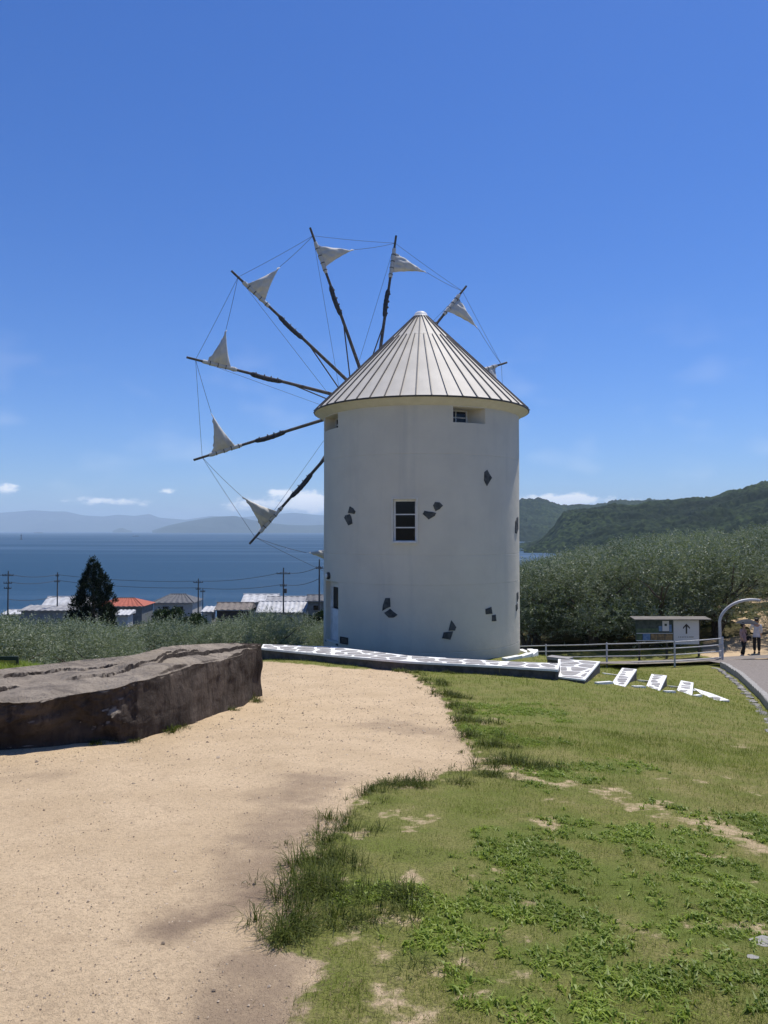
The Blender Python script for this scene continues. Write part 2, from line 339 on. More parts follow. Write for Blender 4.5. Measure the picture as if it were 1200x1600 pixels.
STAIN = [(poly_px([(490, 1215), (450, 1240), (430, 1330), (425, 1400)]), .32, .62), (poly_px([(405, 1385), (340, 1425), (275, 1440)]), .20, .95), (poly_px([(420, 1490), (380, 1560), (350, 1640)]), .28, .7),
         (poly_px([(610, 1130), (690, 1145)]), .5, .45), (poly_px([(0, 1215), (60, 1208)]), .3, .35)]
CRAB_PX = [((850, 1340), .55), ((760, 1300), .35), ((950, 1380), .8), ((900, 1300), .5), ((1010, 1330), .7), ((860, 1420), .5), ((1120, 1440), .5), ((1150, 1530), .4), ((930, 1590), .3), ((780, 1390), .4), ((1080, 1370), .6), ((700, 1430), .32), ((560, 1400), .2), ((720, 1480), .3), ((1000, 1560), .35), ((1150, 1400), .5), ((1120, 1290), .6), ((1180, 1300), .6), ((880, 1220), .5), ((960, 1200), .5),
           ((640, 1400), .22), ((820, 1500), .25), ((920, 1450), .45), ((1060, 1450), .4), ((740, 1540), .2), ((620, 1090), 1.0), ((800, 1110), 1.2), ((770, 1150), .8)]
CRAB = [((lambda g: (g.x, g.y))(ground_at(*p)), r) for p, r in CRAB_PX]
def masks(x, y):
    sd = dist_poly(x, y, dirt_poly); ins = pip(x, y, dirt_poly); sd = np.where(ins, sd, -sd)
    wob = (fbm(x * 3, y * 3, 3, 4) - .5) * .34
    bare = sstep(sd + wob, -.07, .09)
    tm = np.zeros_like(x)
    for T_, w_, a_ in zip(TRAIL, (.34, .22, .25, .25), (1.0, .62, .62, .7)):
        tm = np.maximum(tm, a_ * (1 - sstep(dist_poly(x, y, T_, False) + (fbm(x * 1.5, y * 1.5, 21, 3) - .5) * .5, w_ * .1, w_ * 1.7)))
    broad_ = sstep(fbm(x * .75, y * .75, 5, 4), .42, .66) * .62 * (1 - sstep(y, 9, 17) * .55); near_edge = (1 - sstep(-sd, 0, .5)) * .72
    fine_ = fbm(x * 5.5, y * 5.5, 8, 4, .62) - .5
    lawnbare = sstep(np.maximum(np.maximum(tm, broad_), near_edge) * .80 + fine_ * 1.25, .36, .82)
    s2 = dist_poly(x, y, SAND2); s2 = np.where(pip(x, y, SAND2), s2, -s2)
    bare2 = sstep(s2 + wob * 1.5, -.1, .2)
    stain = np.zeros_like(x)
    for P_, r_, a_ in STAIN:
        stain = np.maximum(stain, a_ * (1 - sstep(dist_poly(x, y, P_, False) + (fbm(x * 3.5, y * 3.5, 31, 4) - .5) * r_ * 2.0, r_ * .1, r_ * 1.5)))
    crab = np.zeros_like(x)
    for (cx, cy), r_ in CRAB: crab = np.maximum(crab, 1 - sstep(np.hypot(x - cx, y - cy) + (fbm(x * 2.2, y * 2.2, 41, 4) - .5) * r_ * 2.6, r_ * .4, r_ * 1.15))
    crab = crab * (1 - bare) * (1 - lawnbare * .8)
    lush = sstep(fbm(x * .5, y * .5, 51, 4), .4, .65)
    return sd, bare, lawnbare, bare2, stain, crab, lush
NY, NX = 430, 330
ty = np.linspace(0, 1, NY); gy = -8 + 48 * (np.exp(ty * 1.6) - 1) / (math.exp(1.6) - 1)
# finer rows in the part seen close up
gy = np.interp(np.linspace(0, 1, NY), [0, .06, .55, .8, 1], [-8, 1.5, 9, 21, 40])
gu = np.linspace(-1, 1, NX); gu = np.sign(gu) * np.abs(gu) ** 1.15
GY, GU = np.meshgrid(gy, gu, indexing='ij'); GX = GU * (np.maximum(GY, 2) * .62 + 7.5) + np.clip(GY, 0, 40) * .04
GZ = hgt(GX, GY)
sd_, bare_, lb_, b2_, st_, cr_, lu_ = masks(GX, GY)
GZ = GZ + (fbm(GX * 1.2, GY * 1.2, 61, 4) - .5) * .05 + (fbm(GX * 6, GY * 6, 62, 3) - .5) * .018 - np.clip(bare_, 0, 1) * .02
NVERT = NY * NX; idx = np.arange(NVERT).reshape(NY, NX)
quads = np.stack([idx[:-1, :-1], idx[:-1, 1:], idx[1:, 1:], idx[1:, :-1]], -1).reshape(-1, 4)
allbare = np.clip(np.maximum(np.maximum(bare_, b2_), lb_ * .56), 0, 1)
isdirt = (bare_.ravel()[quads].mean(1) > .5); issand = (~isdirt) & (b2_.ravel()[quads].mean(1) > .5)
PTS = np.stack([GX, GY, GZ], -1).reshape(-1, 3)
def sheet(name, sel):
    q = quads[sel]; used, inv = np.unique(q, return_inverse=True); me = npmesh(name, PTS[used], inv.reshape(-1, 4), 'earth', True)
    for an, arr in (('bare', allbare), ('stain', st_), ('lush', np.clip(cr_ + lu_ * .35, 0, 1))):
        a = me.attributes.new(an, 'FLOAT', 'POINT'); a.data.foreach_set('value', arr.ravel()[used].astype(np.float32))
    return tag(link(name, me), kind='structure')
sheet('dirt_path', isdirt); sheet('lawn', ~isdirt & ~issand); sheet('sandy_clearing', issand)
def gz(x, y): return hgt(x, y) + (fbm(np.asarray(x) * 1.2, np.asarray(y) * 1.2, 61, 4) - .5) * .05

# sandy bank rising behind the clearing
bx_ = np.linspace(19.2, 26, 22); by_ = np.linspace(39.6, 51, 30); BX, BY = np.meshgrid(bx_, by_); BX = BX + (fbm(BX, BY, 71, 3) - .5) * .8; BZ = hgt(BX, BY) + .06 + (fbm(BX * 1.5, BY * 1.5, 72, 4) - .5) * .25
ii = np.arange(BX.size).reshape(BX.shape); me = npmesh('sandy_bank', np.stack([BX, BY, BZ], -1).reshape(-1, 3), np.stack([ii[:-1, :-1], ii[:-1, 1:], ii[1:, 1:], ii[1:, :-1]], -1).reshape(-1, 4), 'earth', True)
at_ = me.attributes.new('bare', 'FLOAT', 'POINT'); at_.data.foreach_set('value', np.ones(BX.size, np.float32)); tag(link('sandy_bank', me), kind='structure')

# the wide land down to the shore, a little below the lawn where they overlap
xs = np.concatenate([np.linspace(-1500, -80, 40), np.arange(-78, 100, 2.0), np.linspace(102, 1500, 40)]); ys = np.concatenate([np.linspace(-300, -14, 20), np.arange(-12, 130, 2.0), np.linspace(132, 640, 60)])
LX, LY = np.meshgrid(xs, ys); LZ = hgt(LX, LY)
hw = np.maximum(LY, 2) * .62 + 7.5; inside = np.minimum(np.minimum(hw - np.abs(LX - np.clip(LY, 0, 40) * .04), LY + 8), 40 - LY)
LZ = LZ - .35 * sstep(inside, -.5, 3.0) + (fbm(LX * .2, LY * .2, 77, 4) - .5) * .5 * sstep(-inside, 0, 4)
ii = np.arange(LX.size).reshape(LX.shape); q = np.stack([ii[:-1, :-1], ii[:-1, 1:], ii[1:, 1:], ii[1:, :-1]], -1).reshape(-1, 4)
tag(link('ground', npmesh('ground', np.stack([LX, LY, LZ], -1).reshape(-1, 3), q, 'soil', True)), kind='structure')

# ------------------------------------------------------------------ sea
SEA = -36.0
t = NT('sea_water'); lane = t.noise(1.0, 5, .55, stretch=(.0006, .0045, 1)); t.n.remove(t.p)
df = t.n.new('ShaderNodeBsdfDiffuse'); gl = t.n.new('ShaderNodeBsdfGlossy'); ms = t.n.new('ShaderNodeMixShader'); gl.inputs['Roughness'].default_value = .3
t.link(t.mix(t.ramp(lane, .45, .68), (.001, .042, .090), (.003, .050, .102)), df.inputs['Color']); t.link(t.ramp(lane, .48, .72, .17, .34), ms.inputs[0])
bp = None
for sc_, st_, di_, ex in ((.05, 1.0, 2.2, (1, 1.6, 1)), (.35, 1.0, .6, (1, 1.5, 1))):
    bn = t.n.new('ShaderNodeBump'); bn.inputs['Strength'].default_value = st_; bn.inputs['Distance'].default_value = di_; t.l.new(t.noise(sc_, 5, .65, stretch=ex), bn.inputs['Height'])
    if bp: t.l.new(bp, bn.inputs['Normal'])
    bp = bn.outputs[0]
t.l.new(bp, df.inputs['Normal']); t.l.new(bp, gl.inputs['Normal']); t.l.new(df.outputs[0], ms.inputs[1]); t.l.new(gl.outputs[0], ms.inputs[2]); t.l.new(ms.outputs[0], t.out.inputs['Surface']); M['sea'] = t.m
tag(link('sea', mesh('sea', [(-35000, 250, SEA), (35000, 250, SEA), (35000, 35000, SEA), (-35000, 35000, SEA)], [(0, 1, 2, 3)], 'sea')), kind='structure')

# ------------------------------------------------------------------ hills across the bay and far mountains
def forest(name, base, c2, nscale):
    t = NT(name); v = t.voro(nscale); c = t.mix(t.ramp(v, .1, .75), c2, base); c = t.mix(t.ramp(t.noise(nscale * .06, 5), .35, .7), c, tuple(q * .6 for q in base))
    t.link(c, t.p.inputs['Base Color']); t.p.inputs['Roughness'].default_value = .95; t.p.inputs['Specular IOR Level'].default_value = .1
    return t.m
M['forest'] = forest('forest_hill', (.010, .022, .009), (.050, .074, .022), .09); M['far_forest'] = forest('far_forest', (.04, .055, .035), (.06, .075, .05), .01)
def ridge(name, px, d0, d1, back, mat, nu=260, nv=90, bumpy=0., seed=0, shore=None):
    """land whose skyline follows px; the crest lies at depth d1, the shore at d0"""
    us = np.linspace(px[0][0], px[-1][0], nu); vs = np.interp(us, [p[0] for p in px], [p[1] for p in px])
    w = np.linspace(0, 1, nv); U, Wv = np.meshgrid(us, w); Vv = np.tile(vs, (nv, 1))
    D0 = np.full_like(us, d0) if shore is None else np.interp(us, [p[0] for p in shore], [p[1] for p in shore])
    w1 = np.clip(Wv / .78, 0, 1); D = D0 + (d1 - D0) * w1 + back * np.clip((Wv - .78) / .22, 0, 1)
    X = (U - 600) / F * D
    crest = EYE + (HZ - Vv) / F * d1
    prof = np.where(Wv < .78, w1 ** .85, 1 - .9 * np.clip((Wv - .78) / .22, 0, 1) ** 1.5)
    Z = SEA - 3 + (crest - SEA + 3) * prof
    k = 1.0 / (d1 * .035)
    Z = Z + (fbm(X * k, D * k, seed, 5) - .5) * (crest - SEA) * .42 * np.sin(np.clip(w1, 0, 1) * math.pi) * (Wv < .78)
    if bumpy: Z = Z + (1 - np.abs(vnoise(X / bumpy, D / bumpy, seed + 9) * 2 - 1)) * bumpy * .75 * sstep(w1, 0, .1) + (fbm(X / (bumpy * 5), D / (bumpy * 5), seed + 5, 3) - .5) * bumpy * 1.6
    Z = np.maximum(Z, SEA - 4)
    ii = np.arange(U.size).reshape(U.shape); q = np.stack([ii[:-1, :-1], ii[:-1, 1:], ii[1:, 1:], ii[1:, :-1]], -1).reshape(-1, 4)
    o = tag(link(name, npmesh(name, np.stack([X, D, Z], -1).reshape(-1, 3), q, mat, True)), kind='structure'); return o
ridge('wooded_hill', [(808, 862), (822, 859), (836, 852), (850, 842), (866, 824), (880, 803), (910, 797), (945, 793), (1000, 790), (1030, 786), (1060, 783), (1110, 780), (1150, 770), (1185, 758), (1220, 752), (1300, 735), (1420, 700)],
      1050, 1600, 650, 'forest', 620, 260, 8., 3, shore=[(808, 1400), (826, 1370), (870, 1230), (1000, 930), (1420, 640)])
ridge('headland', [(818, 865), (828, 862), (840, 856), (862, 848), (900, 845), (940, 849), (990, 856), (1060, 870)], 1290, 1370, 130, 'forest', 300, 80, 7., 8)
ridge('wooded_hill', [(740, 815), (780, 797), (812, 786), (830, 783), (842, 780), (856, 783), (872, 789), (900, 793), (940, 790), (965, 787), (1000, 786), (1040, 785), (1100, 788)], 2600, 3600, 1300, 'forest', 300, 110, 18., 13)
ridge('far_mountain_range', [(-260, 806), (-150, 800), (-60, 803), (0, 801), (30, 799), (52, 797), (80, 799), (102, 799), (130, 805), (160, 807), (185, 804), (210, 806), (233, 803), (250, 809), (290, 812), (330, 806), (370, 809), (430, 803), (460, 801), (500, 805), (560, 804), (640, 806), (760, 815)], 21000, 24500, 3000, 'far_forest', 420, 70, 0, 23)
ridge('far_island', [(238, 829), (262, 821), (290, 815), (320, 810), (340, 807), (368, 806), (392, 812), (420, 817), (450, 820), (480, 821), (520, 819), (560, 822), (640, 829)], 12500, 14000, 1500, 'far_forest', 200, 50, 0, 33)
ridge('far_island', [(176, 829.5), (186, 825.5), (192, 824.8), (199, 828), (206, 829.5)], 15500, 16000, 500, 'far_forest', 50, 24, 0, 43)

# ------------------------------------------------------------------ the windmill
MC = Vector((1.276, 26.5, 0)); RW = 3.342; ZE = 5.634; RE = 3.675; ZB = -3.3
mill = empty('windmill', (MC.x, MC.y, -2.5)); tag(mill, 'white round windmill with conical ribbed roof and small triangular sails', 'windmill')
MO = mill.location.copy()
def wp(phi, z, r=RW): return Vector((MC.x + r * math.sin(phi), MC.y - r * math.cos(phi), z))
def hit(u, v, r=RW):
    d = ray(u, v); ox, oy = -MC.x, -MC.y; a = d.x ** 2 + d.y ** 2; b_ = ox * d.x + oy * d.y; c = ox * ox + oy * oy - r * r
    disc = max(b_ * b_ - a * c, 0); t_ = (-b_ - math.sqrt(disc)) / a; p = Vector((0, 0, EYE)) + d * t_
    return math.atan2(p.x - MC.x, -(p.y - MC.y)), p.z
opens = {}
def mkopen(k, ul, ur, vm, ut, vt, ub, vb, dphi=None):
    p1 = hit(ur, vm)[0]; p0 = hit(ul, vm)[0] if dphi is None else p1 - R(dphi); opens[k] = (p0, p1, hit(ub, vb)[1], hit(ut, vt)[1])
mkopen('win', 614, 651, 815, 632, 780, 632, 848)
mkopen('attic', 708, 758, 645, 720, 627, 720, 660)
mkopen('attic2', 0, 528, 655, 528, 634.5, 528, 668, 21)
mkopen('door', 0, 528.5, 955, 528, 910, 528, 1006, 19)
TOPZ = 5.405
opens['attic'] = opens['attic'][:3] + (min(opens['attic'][3], TOPZ - .03),); opens['attic2'] = opens['attic2'][:3] + (min(opens['attic2'][3], TOPZ - .03),)
JOINTS = [hit(658, 709)[1], hit(658, 868)[1], hit(658, 915)[1], hit(658, 1020)[1]]
phis = sorted(set([round(-math.pi + 2 * math.pi * k / 180, 5) for k in range(180)]) | {round(v, 5) for o in opens.values() for v in o[:2]})
zs = {ZB, TOPZ + .05, 5.6} | {round(v, 5) for o in opens.values() for v in o[2:]}
zr = [(z, 0) for z in zs]
for j in JOINTS: zr += [(j - .017, 0), (j, -.009), (j + .017, 0)]
zr.sort(); g = Geo(MO); vs = []; fs = []; NP = len(phis)
for z, dr in zr:
    for p in phis: vs.append(wp(p, z, RW + dr + .004 * math.sin(p * 7 + z)))
for i in range(len(zr) - 1):
    zm = (zr[i][0] + zr[i + 1][0]) / 2
    for k in range(NP):
        p0 = phis[k]; p1 = phis[(k + 1) % NP] if k < NP - 1 else phis[0] + 2 * math.pi; pm = (p0 + p1) / 2
        if any(o[0] < pm < o[1] and o[2] < zm < o[3] for o in opens.values()): continue
        fs.append((i * NP + k, i * NP + (k + 1) % NP, (i + 1) * NP + (k + 1) % NP, (i + 1) * NP + k))
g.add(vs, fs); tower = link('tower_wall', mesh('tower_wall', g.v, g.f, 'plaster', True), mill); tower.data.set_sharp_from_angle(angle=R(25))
def reveal(k, depth, name, inner_r=None):
    p0, p1, z0, z1 = opens[k]; pm = (p0 + p1) / 2; n_ = Vector((math.sin(pm), -math.cos(pm), 0)); t_ = Vector((math.cos(pm), math.sin(pm), 0))
    oL, oR = wp(p0, 0), wp(p1, 0); iL = oL - n_ * depth; iR = (oR - n_ * depth) if inner_r is None else inner_r
    iL = iL + n_ * (iR - iL).dot(n_) if inner_r is not None else iL
    gg = Geo(MO)
    for a, c in ((oL, iL), (iR, oR)): gg.add([a + Vector((0, 0, z0)), c + Vector((0, 0, z0)), c + Vector((0, 0, z1)), a + Vector((0, 0, z1))], [(0, 1, 2, 3)])
    nn = 6
    for zz in (z0, z1):
        ring = [wp(p0 + (p1 - p0) * i / nn, zz) for i in range(nn + 1)]
        gg.add(ring + [iR + Vector((0, 0, zz)), iL + Vector((0, 0, zz))], [tuple(range(nn + 3))])
    gg.build(name, 'plaster', mill)
    w = (iR - iL).length; c = (iL + iR) / 2; t2 = (iR - iL).normalized(); n2 = Vector((t2.y, -t2.x, 0))
    return c, t2, n2, w, z0, z1
Zv = Vector((0, 0, 1))
def window(name, fr, cols, rows, mat='trim', frame=.055, bar=.03, xoff=0., w=None):
    c, t_, n_, w0, z0, z1 = fr; w = w or w0; c = c + t_ * xoff; ax = (t_, n_, Zv); gg = Geo(MO); h = z1 - z0; zc = (z0 + z1) / 2
    for s_ in (-1, 1):
        gg.box(c + t_ * s_ * (w / 2 - frame / 2 - .003) + Zv * zc, (frame / 2, .04, h / 2 - .004), ax)
        gg.box(c + Zv * (zc + s_ * (h / 2 - frame / 2 - .003)), (w / 2 - frame - .004, .038, frame / 2), ax)
    iw = w - 2 * frame; ih = h - 2 * frame
    for i in range(1, rows): gg.box(c + Zv * (z0 + frame + ih * i / rows), (iw / 2, .03, bar / 2), ax)
    for i in range(1, cols): gg.box(c + t_ * (-iw / 2 + iw * i / cols) + Zv * zc, (bar / 2, .028, ih / 2), ax)
    wo_ = gg.build(name, mat, mill)
    for i in range(rows):
        for j in range(cols):
            Geo(MO).box(c + t_ * (-iw / 2 + iw * (j + .5) / cols) + Zv * (z0 + frame + ih * (i + .5) / rows) - n_ * .005, (iw / cols / 2 - .002, .008, ih / rows / 2 - .002), ax).build('pane', 'glass', wo_)
    return wo_
fr = reveal('win', .13, 'window_recess'); window('window', fr, 1, 3, 'white_paint', .06, .035)
gg = Geo(MO); p0, p1, z0, z1 = opens['win']; pm = (p0 + p1) / 2; n_ = Vector((math.sin(pm), -math.cos(pm), 0)); t_ = Vector((math.cos(pm), math.sin(pm), 0)); cc = wp(pm, 0); hw_ = (wp(p1, 0) - wp(p0, 0)).length / 2
for s_ in (-1, 1):
    gg.box(cc + t_ * s_ * (hw_ + .02) + Zv * (z0 + z1) / 2, (.028, .02, (z1 - z0) / 2 + .05), (t_, n_, Zv)); gg.box(cc + Zv * ((z0 + z1) / 2 + s_ * ((z1 - z0) / 2 + .024)), (hw_ - .01, .018, .026), (t_, n_, Zv))
gg.build('window_casing', 'trim', mill)
c, t_, n_, w, z0, z1 = fr; Geo(MO).box(c + n_ * .10 + Zv * (z0 + .018), (w / 2 - .01, .13, .018), (t_, n_, Zv)).build('sill', 'white_paint', mill)
pR = opens['attic'][1]; oR = wp(pR, 0); tgt = at(729.5, 645, 23.0); inner = Vector((tgt.x, 0, 0)); dirr = ray(729.5, 645)
yy = oR.y + .42; inner = Vector((dirr.x / dirr.y * yy, yy, 0))
fr = reveal('attic', .45, 'window_recess', inner); window('window', fr, 2, 2, 'white_paint', .05, .035)
fr = reveal('attic2', .4, 'window_recess'); window('window', fr, 2, 2, 'white_paint', .05, .035)
# door
c, t_, n_, w, z0, z1 = reveal('door', .22, 'door_recess'); ax = (t_, n_, Zv); gg = Geo(MO); h = z1 - z0
for s_ in (-1, 1): gg.box(c + t_ * s_ * (w / 2 - .03) + Zv * (z0 + h / 2), (.03, .05, h / 2 - .003), ax)
gg.box(c + Zv * (z1 - .03), (w / 2 - .062, .05, .028), ax); gg.build('door_frame', 'white_paint', mill)
gg = Geo(MO); dw = w - .13
gg.box(c + Zv * (z0 + h * .27), (dw / 2, .025, h * .27 - .012), ax); gg.box(c + Zv * (z1 - .13), (dw / 2, .025, .065), ax)
for s_ in (-1, 1): gg.box(c + t_ * s_ * (dw / 2 - .05) + Zv * (z0 + h * .735), (.05, .025, h * .18), ax)
gg.box(c + t_ * .12 + Zv * (z0 + h * .735), (.03, .023, h * .18), ax)
door = gg.build('door', 'white_paint', mill)
for a, b_ in ((-dw / 2 + .1, .09), (.15, dw / 2 - .1)): Geo(MO).box(c + t_ * (a + b_) / 2 + Zv * (z0 + h * .735), ((b_ - a) / 2 - .002, .008, h * .18), ax).build('pane', 'glass', door)
Geo(MO).box(c + Zv * (z0 + h * .27) + n_ * .03, (dw / 2 - .09, .008, h * .2), ax).build('door_panel', 'white_paint', door)
Geo(MO).tube([c + t_ * (dw / 2 - .07) + n_ * .07 + Zv * (z0 + h * .5), c + t_ * (dw / 2 - .2) + n_ * .07 + Zv * (z0 + h * .5)], .014).build('door_handle', 'dark_trim', door)
Geo(MO).box(c + n_ * .12 + Zv * (z0 - .03), (w / 2 - .01, .12, .028), ax).build('door_step', 'slate', mill)
# wall lamp and vent
p_, z_ = hit(510.8, 899); p_ = max(p_, -1.17); n_ = Vector((math.sin(p_), -math.cos(p_), 0)); lc = wp(p_, z_, RW)
gg = Geo(MO); tt_ = Vector((math.cos(p_), math.sin(p_), 0))
gg.tube([lc - n_ * .01, lc + n_ * .05], .12, 20); gg.tube([lc + n_ * .05, lc + n_ * .085], [.12, .095], 20); lamp = gg.build('wall_lamp', 'dark_trim', mill, True)
gg = Geo(MO); gg.tube([lc + n_ * .07, lc + n_ * .11, lc + n_ * .125], [.085, .07, .02], 16); gg.build('lamp_glass', 'white_paint', lamp, True)
p0, za = hit(532.5, 995); p1, zb = hit(543.5, 1006.5); gg = Geo(MO); pm = (p0 + p1) / 2; n_ = Vector((math.sin(pm), -math.cos(pm), 0)); t_ = Vector((math.cos(pm), math.sin(pm), 0)); vc = wp(pm, (za + zb) / 2)
hw_, hh_ = (wp(p1, 0) - wp(p0, 0)).length / 2, (za - zb) / 2
for s_ in (-1, 1): gg.box(vc + t_ * s_ * hw_, (.012, .025, hh_), (t_, n_, Zv)); gg.box(vc + Zv * s_ * hh_, (hw_ + .012, .026, .012), (t_, n_, Zv))
for i in range(5): gg.box(vc + Zv * (-hh_ + hh_ * 2 * (i + .5) / 5), (hw_, .016, .014), (t_, n_, Zv))
gg.build('vent_grille', 'dark_trim', mill)
# slate stones let into the plaster
STONES = [[(937,180),(950,205),(961,222),(935,265),(920,235),(922,192)],[(223,370),(240,380),(252,398),(247,410),(213,405)],[(198,418),(222,411),(230,425),(236,460),(215,470),(194,430)],
 [(655,365),(665,348),(690,350),(707,367),(690,385),(668,396)],[(601,410),(610,393),(655,400),(672,405),(665,420),(632,439)],[(408,848),(432,848),(434,893),(392,915),(395,885)],
 [(401,925),(432,903),(471,935),(450,950),(425,950)],[(750,963),(776,1000),(770,1017),(736,1018)],[(710,1027),(760,1021),(745,1065),(702,1057)],[(928,905),(958,894),(963,930),(930,933)],
 [(962,937),(980,934),(984,967),(961,969)],[(1083,450),(1090,430),(1096,425),(1097,490),(1089,513),(1082,510)],[(1090,822),(1096,815),(1098,850),(1092,868)],[(1085,885),(1092,875),(1094,905),(1087,917)]]
for st in STONES:
    hp = [hit(480 + x * .3, 680 + y * .3) for x, y in st]
    dens = []
    for i in range(len(hp)):
        a, b_ = hp[i], hp[(i + 1) % len(hp)]; dens += [a, ((a[0] + b_[0]) / 2 + random.uniform(-.002, .002), (a[1] + b_[1]) / 2 + random.uniform(-.008, .008))]
    m = len(dens); cx = sum(q[0] for q in dens) / m; cz = sum(q[1] for q in dens) / m
    vs = [wp(a, z, RW - .03) for a, z in dens] + [wp(a, z, RW + .016) for a, z in dens] + [wp(cx + (a - cx) * .9, cz + (z - cz) * .9, RW + .024 + random.uniform(0, .006)) for a, z in dens] + [wp(cx, cz, RW + .028)]
    fs = [(i, (i + 1) % m, m + (i + 1) % m, m + i) for i in range(m)] + [(m + i, m + (i + 1) % m, 2 * m + (i + 1) % m, 2 * m + i) for i in range(m)] + [(2 * m + i, 2 * m + (i + 1) % m, 3 * m) for i in range(m)]
    Geo(MO).add(vs, fs).build('stone', 'slate', mill)
# roof: shell, soffit, sheets, seams, cap
RT, ZT = .205, 9.03
def cone(s_, off=0.):
    nr, nz = (ZT - ZE), (RE - RT); L_ = math.hypot(nr, nz); return RE + (RT - RE) * s_ + off * nr / L_, ZE + (ZT - ZE) * s_ + off * nz / L_
gg = Geo(MO); C0 = Vector((MC.x, MC.y, 0))
gg.lathe(C0, [cone(0, -.02), cone(1, -.02)], 96); roof = gg.build('roof', 'seam', mill, True)
Geo(MO).lathe(C0, [(RE - .005, ZE - .03), (RE - .02, ZE - .035), (RE - .10, ZE - .075), (RE - .2, ZE - .13), (RW + .03, ZE - .22), (RW - .02, ZE - .235)], 128).build('soffit', 'trim', mill, True)
Geo(MO).lathe(C0, [(RE - .02, ZE - .034), (RE + .012, ZE - .03), (RE + .014, ZE + .012), (RE - .03, ZE + .03)], 128).build('eave_edge', 'dark_trim', mill, True)
ph0 = hit(650, 624, RE)[0]; ST = .74; DP = 2 * math.pi / 48
def rpt(phi, s_, off): r_, z_ = cone(s_, off); return Vector((r_ * math.sin(phi), -r_ * math.cos(phi), z_ - MO.z))
def panel(name, s0, s1, half):
    vs = []; fs = []; nseg = 4
    for off in (0.0, .008):
        for s_ in (s0, s1):
            for i in range(nseg + 1): vs.append(rpt(-half + 2 * half * i / nseg, s_, off))
    k = nseg + 1
    for i in range(nseg): fs += [(2 * k + i, 2 * k + i + 1, 3 * k + i + 1, 3 * k + i), (i, i + 1, 2 * k + i + 1, 2 * k + i), (k + i + 1, k + i, 3 * k + i, 3 * k + i + 1)]
    return mesh(name, vs, fs, 'roof')
pl, pu = panel('roof_panel', .002, ST - .001, DP / 2 * .985), panel('roof_panel', ST + .001, .985, DP * .985)
def seam(s0, s1):
    vs = []; fs = []
    for s_ in (s0, s1):
        r_ = cone(s_)[0]
        for off in (.004, .045):
            for w_ in (-.014, .014): q_ = rpt(0, s_, off); q_.x += w_; vs.append(q_)
    return mesh('seam', vs, [(0, 1, 3, 2), (4, 6, 7, 5), (0, 4, 5, 1), (2, 3, 7, 6), (0, 2, 6, 4), (1, 5, 7, 3)], 'seam')
sl, ss = seam(-.004, .99), seam(-.004, ST)
def rcopy(name, me, rz):
    o = link(name, me, roof); o.rotation_euler.z = rz
for k in range(48):
    rcopy('roof_panel', pl, ph0 + DP * (k + .5)); rcopy('seam', sl if k % 2 == 0 else ss, ph0 + DP * k)
for k in range(24): rcopy('roof_panel', pu, ph0 + DP * (2 * k + 1))
zc_ = ZT - .02
Geo(MO).lathe(C0, [(.20, zc_ - .06), (.27, zc_ - .03), (.285, zc_ + .01), (.25, zc_ + .03), (.235, zc_ + .06), (.2, zc_ + .13), (.14, zc_ + .175), (.06, zc_ + .195), (.001, zc_ + .2)], 32).build('roof_cap', 'white_paint', mill, True)
# wheel of twelve spars
s_, az_, hz_, ti_, LS, cone_, ph_ = 4.043, -.441, 6.459, .027, 7.222, .756, -.341
AX = Vector((math.sin(az_) * math.cos(ti_), math.cos(az_) * math.cos(ti_), math.sin(ti_))); HUB = Vector((MC.x, MC.y, hz_)) + AX * s_
UX = AX.cross(Zv).normalized(); VX = UX.cross(AX)
gg = Geo(MO); gg.tube([HUB - AX * 2.6, HUB + AX * 1.3, HUB + AX * 3.1], [.17, .13, .08], 12); gg.build('wind_shaft', 'wood_dark', mill, True)
gg = Geo(MO); gg.tube([HUB - AX * .22, HUB - AX * .18, HUB + AX * .18, HUB + AX * .22], [.22, .30, .30, .22], 16); gg.build('hub', 'wood_dark', mill, True)
NOSE = HUB + AX * 3.05; COLLAR = HUB + AX * 1.9
tips = []
for k in range(12):
    a = ph_ + k * math.pi / 6; tips.append(HUB + (UX * math.sin(a) + VX * math.cos(a)) * LS + AX * cone_)
def along(k, f): return HUB.lerp(tips[k % 12], f)
def sag(a, b_, d_=.05, n_=6): return [a.lerp(b_, i / n_) - Zv * d_ * 4 * (i / n_) * (1 - i / n_) for i in range(n_ + 1)]
